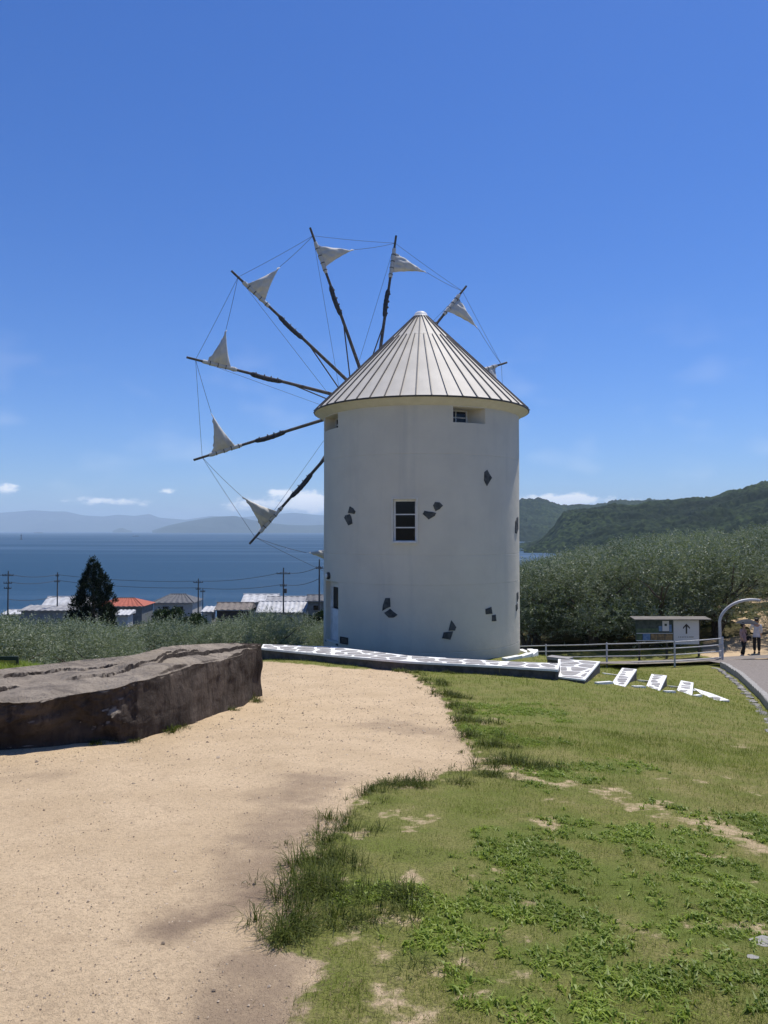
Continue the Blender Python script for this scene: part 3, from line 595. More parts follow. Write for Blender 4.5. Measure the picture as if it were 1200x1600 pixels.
for k in range(12):
    gg = Geo(MO); gg.tube([along(k, .03), along(k, .5), along(k, 1)], [.074, .060, .044], 10); spar = gg.build('spar', 'wood_dark', mill, True)
    gg = Geo(MO); pts = [along(k, .745 + .175 * i / 10) for i in range(11)]; gg.tube(pts, [.06 + .02 * math.sin(i * .31 * math.pi / 1.0 + k) ** 2 + .012 * (i % 2) for i in range(11)], 10); gg.build('luff_wrap', 'canvas', spar, True)
    gg = Geo(MO); side = (tips[(k + 1) % 12] - tips[k]).normalized() * (-.045)
    pts = [along(k, .505 + .17 * i / 14) + side * math.sin(math.pi * i / 14) for i in range(15)]
    gg.tube(pts, [.05] + [.086 + .008 * (i % 2) + random.uniform(-.005, .005) for i in range(13)] + [.05], 10); gg.build('furled_roll', 'wrap', spar, True)
    for q_ in (.53, .565, .60, .645, .76, .80, .84, .88):
        gg = Geo(MO); gg.tube([along(k, q_), along(k, q_ + .004)], (.106 if q_ < .7 else .090), 10); gg.build('lashing', 'rope', spar)
    a, b_ = along(k, .905), along(k, .775); cfr = .395 + random.uniform(-.035, .04); cl_ = along(k, .83).lerp(tips[(k + 1) % 12], cfr)
    cl_ = cl_ - AX * .25 - Zv * random.uniform(.0, .12)
    N = 14; vs = []; ix = {}
    nrm = (a - cl_).cross(b_ - cl_).normalized(); sg = 1 if nrm.dot(AX) > 0 else -1
    seed = random.uniform(0, 9)
    for i in range(N + 1):
        for j in range(N + 1 - i):
            u_, v_ = i / N, j / N; w_ = 1 - u_ - v_; p = cl_ * u_ + a * v_ + b_ * w_
            belly = 27 * u_ * v_ * w_ * .14 + u_ * (1 - u_) * .12
            p = p - nrm * sg * belly + nrm * .022 * math.sin(seed + 26 * v_ + 7 * u_) * (1 - u_) ** .5 + nrm * .02 * math.sin(seed * 2 + 17 * w_ - 11 * u_)
            lee = (1 - min(v_, w_) * 6) if min(v_, w_) < .16 else 0
            if w_ < .001: p = p + (a - b_).normalized() * (.035 * math.sin(u_ * 34 + seed) - .10 * math.sin(math.pi * u_))
            if v_ < .001: p = p + (a - b_).normalized() * .05 * math.sin(math.pi * u_)
            ix[i, j] = len(vs); vs.append(p)
    fs = []
    for i in range(N):
        for j in range(N - i):
            fs.append((ix[i, j], ix[i + 1, j], ix[i, j + 1]))
            if j < N - i - 1: fs.append((ix[i + 1, j], ix[i + 1, j + 1], ix[i, j + 1]))
    gg = Geo(MO).add(vs, fs); sl_ = link('sail', mesh('sail', gg.v, gg.f, 'canvas', True), spar)
    so = sl_.modifiers.new('thick', 'SOLIDIFY'); so.thickness = .012
    gg = Geo(MO); gg.tube(sag(cl_, along(k + 1, .955), .04), .008, 5); gg.build('sheet_cord', 'rope', spar)
    gg = Geo(MO); gg.tube(sag(along(k, .955), along(k + 1, .955), .03), .007, 5); gg.build('rim_cord', 'rope', spar)
    gg = Geo(MO); gg.tube([along(k, .955), NOSE], .007, 5); gg.build('stay_cord', 'rope', spar)
    gg = Geo(MO); gg.tube([along(k, .47), COLLAR], .026, 6); gg.build('strut', 'wood_dark', spar)

# ------------------------------------------------------------------ flagged walkway and steps
def clip(poly, n_, c_):
    out = []
    for i in range(len(poly)):
        p, q_ = poly[i], poly[(i + 1) % len(poly)]; dp = n_[0] * p[0] + n_[1] * p[1] - c_; dq = n_[0] * q_[0] + n_[1] * q_[1] - c_
        if dp <= 0: out.append(p)
        if dp * dq < 0: t_ = dp / (dp - dq); out.append((p[0] + (q_[0] - p[0]) * t_, p[1] + (q_[1] - p[1]) * t_))
    return out
def area(P): return .5 * sum(P[i][0] * P[(i + 1) % len(P)][1] - P[(i + 1) % len(P)][0] * P[i][1] for i in range(len(P)))
def cells(poly, sp_, gap, margin, jit=.38):
    if area(poly) < 0: poly = poly[::-1]
    base = list(poly)
    for i in range(len(poly)):
        p, q_ = poly[i], poly[(i + 1) % len(poly)]; dx, dy = q_[0] - p[0], q_[1] - p[1]; L_ = math.hypot(dx, dy); nx, ny = dy / L_, -dx / L_
        base = clip(base, (nx, ny), nx * p[0] + ny * p[1] - margin)
    xs_ = [p[0] for p in poly]; ys_ = [p[1] for p in poly]; seeds = []
    y_ = min(ys_); row = 0
    while y_ < max(ys_) + sp_:
        x_ = min(xs_) + (row % 2) * sp_ * .5
        while x_ < max(xs_) + sp_: seeds.append((x_ + random.uniform(-jit, jit) * sp_, y_ + random.uniform(-jit, jit) * sp_)); x_ += sp_
        y_ += sp_ * .85; row += 1
    res = []
    for i, a in enumerate(seeds):
        c_ = base
        for j, b_ in enumerate(seeds):
            if i == j or len(c_) < 3: continue
            dx, dy = b_[0] - a[0], b_[1] - a[1]; L_ = math.hypot(dx, dy)
            if L_ > 3 * sp_: continue
            nx, ny = dx / L_, dy / L_; c_ = clip(c_, (nx, ny), nx * (a[0] + b_[0]) / 2 + ny * (a[1] + b_[1]) / 2 - gap / 2 * random.uniform(.6, 1.5))
        if len(c_) >= 3 and area(c_) > .012:
            cc = []                                   # knock the corners off
            for q_ in range(len(c_)):
                p, nx_ = c_[q_], c_[(q_ + 1) % len(c_)]; f1 = random.uniform(.1, .25)
                cc += [(p[0] + (nx_[0] - p[0]) * f1, p[1] + (nx_[1] - p[1]) * f1), (p[0] + (nx_[0] - p[0]) * (1 - f1), p[1] + (nx_[1] - p[1]) * (1 - f1))]
            res.append(cc)
    return res
def flags(poly, zf, parent, org, sp_=.42, gap=.07, margin=.06):
    for c_ in cells(poly, sp_, gap, margin):
        dz = random.uniform(.004, .010); Geo(org).prism([(x, y, zf(x, y) - .03) for x, y in c_], (0, 0, .03 + dz)).build('paving_stone', 'flag', parent)
NEAR = [at(u, v, 20) for u, v in ()]
def onz(u, v, z): d = ray(u, v); t_ = (z - EYE) / d.z; return (d.x * t_, d.y * t_)
ZP = -1.52
near = [onz(408, 1012.5, ZP), onz(520, 1023.5, ZP), onz(640, 1033.5, ZP), onz(780, 1040.5, ZP), onz(872, 1046, ZP)]
farp = [onz(411, 1006.5, ZP), onz(520, 1010.5, ZP), onz(640, 1024.5, ZP), onz(785, 1033.0, ZP), onz(875, 1036.5, ZP)]
wk = link('stone_walkway', None, None, (0, 19, ZP)); tag(wk, kind='structure'); WO = Vector(wk.location)
for i in range(4):
    poly = [near[i], near[i + 1], farp[i + 1], farp[i]]
    Geo(WO).prism([(x, y, ZP - .05) for x, y in poly], (0, 0, .05)).build('mortar_bed', 'mortar', wk)
    flags(poly, lambda x, y: ZP, wk, WO, .47, .085, .05)
    (x0, y0), (x1, y1) = near[i], near[i + 1]; d_ = Vector((x1 - x0, y1 - y0, 0)).normalized(); nb = Vector((-d_.y, d_.x, 0))
    a, b_ = Vector((x0, y0, 0)) + nb * .04, Vector((x1, y1, 0)) + nb * .04; m = 14 if i < 3 else 10
    gg = Geo(WO); vs = []
    for j in range(m + 1):
        for kz, z_ in enumerate((ZP - .054, ZP - .25, ZP - .40, ZP - .7)):
            p = a.lerp(b_, j / m) - nb * (.0 if j in (0, m) else random.uniform(-.012, .012)); vs.append((p.x, p.y, z_))
    gg.add(vs, [(j * 4 + k, (j + 1) * 4 + k, (j + 1) * 4 + k + 1, j * 4 + k + 1) for j in range(m) for k in range(3)]); link('retaining_wall', mesh('retaining_wall', gg.v, gg.f, 'wallside'), wk)
for q_, w_ in (((near[4], farp[4]), 1), ((farp[0], near[0]), 1)):
    (x0, y0), (x1, y1) = q_; Geo(WO).prism([(x0, y0, ZP - .75), (x1, y1, ZP - .75), (x1 - .06 * (1 if x0 > 0 else -1), y1, ZP - .75), (x0 - .06 * (1 if x0 > 0 else -1), y0, ZP - .75)], (0, 0, .695)).build('retaining_wall', 'wallside', wk)

steps = empty('garden_steps', (6.5, 19.3, -2.3)); tag(steps, 'flight of low white steps set with grey stones descending the lawn', 'steps'); SO = Vector(steps.location)
TREADS = [([(872, 1057), (914, 1062), (938, 1033.5), (872, 1029.5)], -1.70, .50), ([(955, 1068.5), (977, 1073), (995, 1045.5), (972, 1043.5)], -1.92, .36), ([(1006, 1081), (1028, 1085.5), (1042, 1055.5), (1018, 1053)], -2.14, .36),
          ([(1053, 1089), (1081, 1091.5), (1083.5, 1066.5), (1064, 1063)], -2.37, .36), ([(1094, 1096), (1140, 1094), (1111, 1083), (1084, 1075), (1100, 1088)], -2.59, .36)]
prev = None
for px_, z_, sp_ in TREADS:
    poly = [onz(u, v, z_) for u, v in px_]
    tr_ = Geo(SO).prism([(x, y, z_ - .035) for x, y in poly], (0, 0, .035)).build('tread', 'mortar', steps)
    mx_, my_ = sum(p[0] for p in poly) / len(poly), sum(p[1] for p in poly) / len(poly)
    Geo(SO).prism([(mx_ + (x - mx_) * .985, my_ + (y - my_) * .985, z_ - .35) for x, y in poly], (0, 0, .314)).build('riser', 'wallside', tr_)  # tread sides in shade: the darkness is put into the riser colour
    if len(poly) == 4: flags(poly, lambda x, y: z_, tr_, SO, sp_, .10, .06)
    else: flags([poly[0], poly[1], poly[2], poly[4]], lambda x, y: z_, tr_, SO, .36, .07, .06)
    if prev is not None:
        for a, b_ in ((prev[2], poly[3 if len(poly) == 4 else 3]), (prev[1], poly[0])):
            va = Vector((a[0], a[1], 0)); vb = Vector((b_[0], b_[1], 0)); st_ = .42 if b_ is poly[0] else .12
            va = va.lerp(vb, st_ if len(poly) == 4 else .3); d_ = vb - va; w_ = Vector((-d_.y, d_.x, 0)).normalized() * .05; ne = 5; vs = []; fs = []
            for q_ in range(ne + 1):
                p = va.lerp(vb, q_ / ne); zg = h1(p.x, p.y) + .03 + .015 * (q_ / ne)
                vs += [p - w_ + Zv * (zg - .3), p - w_ + Zv * zg, p + w_ + Zv * zg, p + w_ + Zv * (zg - .3)]
            for q_ in range(ne): fs += [(q_ * 4 + m_, q_ * 4 + m_ + 1, q_ * 4 + m_ + 5, q_ * 4 + m_ + 4) for m_ in range(3)]
            fs += [(0, 1, 2, 3), (ne * 4, ne * 4 + 1, ne * 4 + 2, ne * 4 + 3)]
            Geo(SO).add(vs, fs).build('edging', 'mortar', steps)
    prev, prevz = poly, z_
# low white kerb ring round the foot of the mill, right-hand side
kr = link('mill_kerb', None, None, (MC.x, MC.y, -2.5)); tag(kr, kind='structure')
for k in range(9):
    a0, a1 = R(38 + k * 12), R(38 + (k + 1) * 12 - .3); poly = []
    for a in (a0, a1): p = wp(a, 0, RW + .42); poly.append((p.x, p.y))
    for a in (a1, a0): p = wp(a, 0, RW + .62); poly.append((p.x, p.y))
    zz = max(h1(*poly[0]), h1(*poly[2])) + .07
    Geo(kr.location).prism([(x, y, zz - .3) for x, y in poly], (0, 0, .3)).build('kerb_block', 'mortar', kr)
wb = link('low_wall', None, None, (5.1, 22, -2.2)); tag(wb, 'low whitish capped wall on the lawn behind the top step', 'wall')
a, b_ = at(858, 1025, 22.0), at(892, 1026, 21.6); a.z = b_.z = 0; d_ = (b_ - a).normalized(); nb = Vector((-d_.y, d_.x, 0))
for nm, w_, z0, z1, mt in (('wall_body', .12, -2.9, -2.05, 'wallside'), ('wall_cap', .17, -2.05, -1.97, 'flag')):
    Geo(wb.location).prism([a - nb * w_ + Zv * z0, b_ - nb * w_ + Zv * z0, b_ + nb * w_ + Zv * z0, a + nb * w_ + Zv * z0], (0, 0, z1 - z0)).build(nm, mt, wb)

# ------------------------------------------------------------------ the long boulder
def boulder():
    # columns left to right: front foot, front edge, back edge (pixels); foot on the ground, edges by their height
    U  = [-260, -150, -60, 0, 60, 110, 160, 190, 215, 250, 300, 345, 375, 396]
    FB = [1212, 1196, 1184, 1174, 1168, 1162, 1158, 1156, 1154, 1143, 1128, 1113, 1103, 1092]
    FT = [1108, 1101, 1094, 1089, 1083, 1077, 1070, 1063, 1056, 1046, 1035, 1027, 1017, 1011]
    UT = [-262, -152, -62, 0, 60, 112, 166, 192, 214, 250, 300, 344, 376, 398]
    UB = [-190, -110, -40, 15, 55, 90, 130, 165, 205, 235, 270, 320, 365, 402]
    BT = [1060, 1054, 1049, 1044, 1040, 1036, 1031, 1028, 1024, 1017, 1009, 1006, 1004.5, 1004]
    cols = []
    for i in range(len(U)):
        fb = ground_at(U[i], FB[i]); over = -.05 if i < 7 else .04
        ft = at(UT[i], FT[i], fb.y + over)
        if i < 7: fb = fb + Vector((0, .08, 0))
        d = ray(UB[i], BT[i]); zt = ft.z + .04; zt = max(zt, h1(-6, 12) + .05) if i < 6 else zt
        tt = (zt - EYE) / d.z; bt = Vector((d.x * tt, d.y * tt, zt))
        if bt.y < ft.y + .40: bt = ft + Vector((.06, .40, .0))
        bb = Vector((bt.x, bt.y + .1, min(h1(bt.x, bt.y + .1), zt) - .5)); cols.append((fb - Vector((0, 0, .3)), fb, ft, bt, bb))
    last = cols[-1]; mid_y = (last[2].y + last[3].y) / 2           # bend the right end round to the back
    for f_, dx in ((.25, .0), (.55, -.06), (.85, -.16)):
        c0 = [Vector(p) for p in last]
        for q_ in range(3): c0[q_].y += (last[3].y - last[q_].y) * f_; c0[q_].x += dx - (.10 if q_ < 2 else 0)
        c0[2].z -= .05 * f_ + .05 * f_ * f_; c0[3].z -= .10 * f_; cols.append(tuple(c0))
    nc = len(cols); nu, seg = 230, (4, 44, 70, 14); nvv = sum(seg) + 1; V = np.zeros((nu, nvv, 3)); tv = np.zeros((nu, nvv)); kind = np.zeros(nvv, int)
    ui = np.linspace(0, nc - 1, nu); ctl = np.array([[list(p) for p in c_] for c_ in cols])
    for a in range(nu):
        k = min(int(ui[a]), nc - 2); f_ = ui[a] - k; cc = ctl[k] * (1 - f_) + ctl[k + 1] * f_; j = 0
        for s_, m in enumerate(seg):
            for b_ in range(m): V[a, j] = cc[s_] + (cc[s_ + 1] - cc[s_]) * b_ / m; kind[j] = s_; tv[a, j] = b_ / m; j += 1
        V[a, j] = cc[-1]; kind[j] = 3; tv[a, j] = 1
    X, Y, Z = V[..., 0].copy(), V[..., 1].copy(), V[..., 2].copy(); K = np.tile(kind, (nu, 1)); UU = np.tile(np.linspace(0, 1, nu)[:, None], (1, nvv))
    front = (K == 1); top = (K == 2); sl = X * .8 + Y * .6; lft = 1 - sstep(UU, .42, .55)
    # front: broken facets, deep hollow under the left lip, rough all over
    w = np.where(front, np.sin(np.pi * np.clip(tv, 0, 1)) ** .5, 0)
    fac = fbm(sl * .9, Z * 1.1, 5, 2); fac = np.floor(fac * 7) / 7 + .35 * (fac * 7 - np.floor(fac * 7)) / 7
    rough = (fac - .5) * .20 + (fbm(sl * 2.4, Z * 3.4, 25, 5, .6) - .5) * .26 + np.abs(fbm(sl * 5, Z * 5, 26, 4, .6) - .5) * .10
    V[..., 1] += w * rough * (.45 + .75 * lft)
    V[..., 1] += np.where(front, lft * .0 * np.clip(1 - tv, 0, 1) ** .55 * (tv < 1) * sstep(tv, -.1, .2), 0)
    V[..., 2] += w * (fbm(sl * 3, Z * 4, 6, 4) - .5) * .09
    # rounded, ragged lip
    lipd = np.where(front, (1 - tv) * .9, np.where(top, tv * 2.2, 9)); V[..., 2] -= np.exp(-(lipd / .10) ** 2) * (.02 + .08 * fbm(sl * 2.6, sl * 0 + 2, 7, 5, .6)); V[..., 1] += np.exp(-(lipd / .12) ** 2) * (fbm(sl * 3.2, sl * 0 + 5, 27, 5, .6) - .35) * .16
    # top: gentle undulation, thin split layers and long cracks
    tn = (fbm(X * 1.1, Y * 1.1, 15, 5) - .5) * .16 + (fbm(X * 6, Y * 6, 16, 5, .6) - .5) * .06
    led = 0
    for (c0, c1, amp, u0, u1, sd0) in ((.38, .10, .055, .10, .92, 17), (.60, -.18, .03, .3, .85, 18), (.16, .30, .035, .55, .95, 19), (.75, .1, .035, .05, .5, 20)):
        cr_l = c0 + c1 * np.sin(UU * 6 + sd0) + (fbm(UU * 12, UU * 0 + sd0, sd0, 5, .6) - .5) * .34; dk = tv - cr_l; on = sstep(UU, u0, u0 + .08) * (1 - sstep(UU, u1 - .05, u1)) * sstep(fbm(UU * 7, UU * 0, sd0 + 40, 3), .35, .55)
        led = led + (sstep(dk, -.02, .02) * amp * np.exp(-np.clip(dk, 0, 1) * 2.5) - np.exp(-(dk / .010) ** 2) * amp * 1.3) * on
    edgew = np.clip(np.minimum(tv * 10, (1 - tv) * 12), 0, 1)
    V[..., 2] += np.where(top, (tn + led - .04) * np.clip(edgew + .2, 0, 1), 0); V[..., 0] += (fbm(Y * 3, Z * 3, 29, 4) - .5) * .10
    ii = np.arange(nu * nvv).reshape(nu, nvv); q = np.stack([ii[:-1, :-1], ii[1:, :-1], ii[1:, 1:], ii[:-1, 1:]], -1).reshape(-1, 4)
    V = V.reshape(-1, 3); V = np.concatenate([V, [V[ii[-1]].mean(0)]]); end = [(ii[-1][j], ii[-1][j + 1], len(V) - 1) for j in range(nvv - 1)]
    # bulge the right end so that it is rounded
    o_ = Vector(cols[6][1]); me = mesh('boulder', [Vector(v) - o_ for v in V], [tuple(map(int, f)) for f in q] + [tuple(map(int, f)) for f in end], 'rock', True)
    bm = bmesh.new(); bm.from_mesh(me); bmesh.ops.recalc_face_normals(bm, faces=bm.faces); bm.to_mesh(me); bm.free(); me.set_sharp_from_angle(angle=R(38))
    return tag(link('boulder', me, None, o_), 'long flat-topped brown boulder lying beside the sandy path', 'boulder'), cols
bould, BC = boulder()
# small sign stuck in the grass behind the boulder
g0 = Vector((-6.3, 12.9, h1(-6.3, 12.9))); sg = empty('garden_sign', g0); tag(sg, 'small dark green sign plate with yellowish band in grass behind the boulder', 'sign')
M['sign_green'] = pmat('sign_green', (.03, .045, .03), None, .5); M['sign_yellow'] = pmat('sign_yellow', (.42, .34, .07), None, .6)
zt = at(22, 1026, 12.9).z
Geo(g0).box((g0.x, g0.y, zt - .07), (.19, .012, .075)).build('plate', 'sign_green', sg); Geo(g0).box((g0.x, g0.y - .015, zt - .09), (.15, .003, .03)).build('print_band', 'sign_yellow', sg)
for s_ in (-1, 1): Geo(g0).tube([(g0.x + s_ * .14, g0.y + .02, g0.z - .1), (g0.x + s_ * .14, g0.y + .02, zt - .03)], .012).build('post', 'dark_trim', sg)

# ------------------------------------------------------------------ road on the right with kerb and drain stones
rp = [(1104, 1039), (1137, 1044.5), (1160, 1060), (1200, 1098), (1265, 1165), (1340, 1260)]
REdge = [ground_at(u, v) for u, v in rp]
rd = np.array([[p.x, p.y] for p in REdge]); left = np.concatenate([[np.linspace(rd[i], rd[i + 1], 9)[:-1] for i in range(len(rd) - 1)]]).reshape(-1, 2); left = np.concatenate([left, rd[-1:]])
W_ = 14; V = []
for i, p in enumerate(left):
    for j in range(W_):
        x = p[0] + (j / (W_ - 1)) ** 1.3 * 16; y = p[1] + (33.0 - p[1]) * .0 + j * 0.0
        V.append((x, y, h1(x, y) + .17))
nl = len(left); tag(link('road', mesh('road', V, [(i * W_ + j, i * W_ + j + 1, (i + 1) * W_ + j + 1, (i + 1) * W_ + j) for i in range(nl - 1) for j in range(W_ - 1)], 'asphalt', True)), kind='structure')
# the strip along the fence that joins it
stp = [(935, 1044.5), (1000, 1043), (1060, 1041), (1104, 1039), (1150, 1036), (1220, 1033)]; V = []
for u, v in stp:
    a = ground_at(u, v); b_ = ground_at(u, v - 5.5)
    for q_ in (0, .5, 1): p = a.lerp(b_, q_); V.append((p.x, p.y, h1(p.x, p.y) + .15))
tag(link('pavement', mesh('pavement', V, [(i * 3 + j, (i + 1) * 3 + j, (i + 1) * 3 + j + 1, i * 3 + j + 1) for i in range(len(stp) - 1) for j in range(2)], 'asphalt', True)), kind='structure')
kb = link('road_kerb', None, None, REdge[2]); tag(kb, kind='structure')
M['gutter'] = pmat('gutter_stone', (.10, .095, .09), (.36, .34, .31), .9, 2.5, .2, .5, 20, .02)
dd = 0; seglen = .62
cum = [0]
for i in range(1, len(left)): cum.append(cum[-1] + float(np.hypot(*(left[i] - left[i - 1]))))
def onedge(s_): return np.array([np.interp(s_, cum, left[:, 0]), np.interp(s_, cum, left[:, 1])])
s_ = 1.2
while s_ < cum[-1] - seglen:
    a, b_ = onedge(s_), onedge(s_ + seglen - .012); d_ = (b_ - a) / np.hypot(*(b_ - a)); nb = np.array([-d_[1], d_[0]]);
    if nb[0] > 0: nb = -nb
    c4 = [a, b_, b_ + nb * .16, a + nb * .16]; z0 = max(h1(*a), h1(*b_))
    Geo(REdge[2]).prism([(p[0], p[1], z0 - .25) for p in c4], (0, 0, .25 + .20 + random.uniform(-.004, .004))).build('kerb_stone', 'kerb', kb)
    for k in range(2):
        a2 = onedge(s_ + k * .31 + random.uniform(.0, .04)) + nb * random.uniform(.24, .30); l_ = random.uniform(.2, .28); w_ = random.uniform(.16, .3); m = 7
        ring = [a2 + d_ * (l_ / 2 + l_ * .5 * math.cos(t2) * random.uniform(.8, 1.1)) + nb * (w_ / 2 + w_ * .5 * math.sin(t2) * random.uniform(.8, 1.1)) for t2 in [2 * math.pi * q_ / m for q_ in range(m)]]
        zz = h1(*a2); Geo(REdge[2]).prism([(p[0], p[1], zz - .08) for p in ring], (0, 0, .08 + random.uniform(.015, .055))).build('drain_stone', 'gutter', kb)
    s_ += seglen

# ------------------------------------------------------------------ pipe fence
FP = [(1129, 33.0), (1054, 32.5), (948, 34.0), (853, 36.0), (760, 38.5), (690, 41)]
FTOP = [995.5, 1001, 1004.5, 1007, 1009, 1011]
fence = empty('pipe_fence', at(1054, 1040, 32.5)); tag(fence, 'white four-rail pipe fence bordering the lawn below the windmill', 'fence'); FO = Vector(fence.location)
tops = [at(u, v, d) for (u, d), v in zip(FP, FTOP)]
for i, p in enumerate(tops): Geo(FO).tube([p - Zv * 1.35, p - Zv * .02, p + Zv * .02], [.038, .038, .02], 10).build('post', 'steel_white', fence, True)
for i in range(len(tops) - 1):
    n_ = 8
    for r_ in range(4):
        a, b_ = tops[i] - Zv * (.05 + r_ * .27), tops[i + 1] - Zv * (.05 + r_ * .27)
        Geo(FO).tube([a.lerp(b_, q_ / n_) - Zv * .012 * math.sin(math.pi * q_ / n_) for q_ in range(n_ + 1)], .024, 8).build('rail', 'steel_white', fence, True)

# ------------------------------------------------------------------ information board
M['board_dark'] = pmat('board_print_dark', (.03, .05, .045), (.07, .09, .08), .5, 6); M['board_white'] = pmat('board_white', (.62, .64, .65), None, .5)
M['print_blue'] = pmat('print_blue', (.09, .17, .33), (.16, .27, .42), .5, 8); M['print_tan'] = pmat('print_tan', (.34, .23, .11), (.16, .12, .07), .5, 9); M['print_green'] = pmat('print_green', (.05, .09, .05), (.10, .14, .08), .5, 9)
BD = 36.0; bo = at(1045, 1036, BD); board = empty('information_board', bo); tag(board, 'roofed notice board with photo panel and white panel bearing an upward arrow', 'notice board')
def bpx(u0, v0, u1, v1, off, th, name, mat, par):
    a, b_ = at(u0, v0, BD), at(u1, v1, BD); return Geo(bo).box(((a.x + b_.x) / 2, BD - off, (a.z + b_.z) / 2), (abs(b_.x - a.x) / 2, th, abs(a.z - b_.z) / 2)).build(name, mat, par)
for u in (999, 1042, 1092): Geo(bo).tube([at(u, 1046, BD + .12), at(u, 968, BD + .12)], .055, 8).build('post', 'dark_trim', board)
p1 = bpx(993, 968.5, 1051.3, 1001.5, 0, .03, 'photo_panel', 'board_dark', board); p2 = bpx(1052, 969, 1092, 1006.5, 0, .03, 'arrow_panel', 'board_white', board)
bpx(1034.5, 970, 1045, 986, .035, .004, 'print', 'board_white', p1); bpx(1037.8, 974.5, 1041.5, 978, .042, .003, 'print', 'board_dark', p1); bpx(1029, 978, 1034, 986, .035, .003, 'print', 'print_blue', p1); bpx(1045.3, 976, 1049, 987, .035, .003, 'print', 'print_blue', p1)
bpx(994, 982, 1028.5, 988.6, .035, .002, 'print', 'print_green', p1)
bpx(994, 989, 1051, 989.8, .037, .004, 'print', 'board_white', p1); bpx(994, 1000.2, 1051, 1001.3, .037, .004, 'print', 'board_white', p1)
for u0, u1, mt in ((994.5, 1003, 'print_green'), (1004, 1015.5, 'print_blue'), (1016.5, 1027, 'print_tan'), (1028, 1038, 'print_tan'), (1039, 1050.5, 'print_tan')): bpx(u0, 990.2, u1, 999.8, .036, .003, 'print', mt, p1)
# arrow
a = at(1072, 975, BD); hgt_ = (990 - 975) / F * BD; gg = Geo(bo); gg.box((a.x, BD - .036, a.z - hgt_ * .55), (.034, .004, hgt_ * .45))

for s_ in (-1, 1): gg.prism([(a.x, BD - .034, a.z + .02), (a.x + s_ * .16, BD - .034, a.z - .15), (a.x + s_ * .16, BD - .034, a.z - .23), (a.x, BD - .034, a.z - .07)], (0, -.008 - .002 * s_, 0))
gg.build('arrow', 'dark_trim', p2)
gg = Geo(bo)
for k in range(9):
    u = 1060 + k * 2.75; b_ = at(u, 995.3, BD); r_ = .022 if k < 7 else .03
    gg.box((b_.x, BD - .035, b_.z + r_ * .6), (r_, .003, .006)); gg.box((b_.x + (k % 3 - 1) * .012, BD - .036, b_.z), (.005, .003, r_)); gg.box((b_.x, BD - .035, b_.z - r_ * (.2 + .3 * (k % 2))), (r_ * .8, .003, .005))
gg.build('lettering', 'dark_trim', p2)
a, b_ = at(988, 967, BD), at(1107, 967, BD); Geo(bo).prism([a + Vector((0, -.35, -.01)), b_ + Vector((0, -.35, -.01)), b_ + Vector((0, .4, .05)), a + Vector((0, .4, .05))], (0, 0, .03)).build('roof', 'seam', board)

# ------------------------------------------------------------------ arched white pole
ad = 33.4; base = at(1126.5, 1033, ad); arch = empty('arched_pole', base); tag(arch, 'white pole bending over in an arch above the path at the fence end', 'pole')
pts = [base - Zv * .2] + [at(1126.2 - .3 * k, 1033 - 11 * k, ad) for k in range(6)]
ac, ar = at(1175, 976, ad), 51 / F * ad
for k in range(1, 13): th = math.pi - k * (math.pi * .56) / 12; pts.append(Vector((ac.x + ar * math.cos(th), ad, ac.z + ar * .76 * math.sin(th))))
Geo(base).tube(pts, .062, 12).build('curved_tube', 'steel_white', arch, True); Geo(base).tube([base - Zv * .05, base + Zv * .02], .13, 14).build('base_plate', 'steel_white', arch)
e_ = pts[-1]; Geo(base).tube([e_ - Vector((.05, 0, 0)), e_ + Vector((.09, 0, -.02))], [.07, .05], 12).build('end_cap', 'steel_white', arch, True)

# ------------------------------------------------------------------ two walkers under one parasol
M['skin'] = pmat('skin', (.42, .26, .18), None, .6); M['hair'] = pmat('hair', (.015, .012, .010), None, .6); M['black_cloth'] = pmat('black_cloth', (.014, .014, .016), (.022, .022, .024), .9, 9)
M['pink_cloth'] = pmat('pink_cloth', (.40, .27, .25), (.33, .22, .21), .9, 7); M['white_cloth'] = pmat('white_cloth', (.60, .62, .66), (.52, .53, .55), .9, 7); M['parasol'] = pmat('parasol_cloth', (.035, .038, .045), (.05, .053, .06), .85, 4, .1); M['shoe'] = pmat('shoe', (.02, .02, .02), None, .6); M['white_shoe'] = pmat('white_shoe', (.6, .6, .6), None, .6)
def skin_mesh(name, joints, edges, rads, root, mat, parent, lvl=2):
    me = bpy.data.meshes.new(name); me.from_pydata(joints, edges, []); me.materials.append(M[mat]); o = link(name, me, parent)
    md = o.modifiers.new('skin', 'SKIN'); md.use_smooth_shade = True; md.branch_smoothing = .6
    for i, r_ in enumerate(rads):
        sv = me.skin_vertices[0].data[i]; sv.radius = r_ if isinstance(r_, tuple) else (r_, r_); sv.use_root = (i == root)
    sb = o.modifiers.new('sub', 'SUBSURF'); sb.levels = lvl; sb.render_levels = lvl; return o
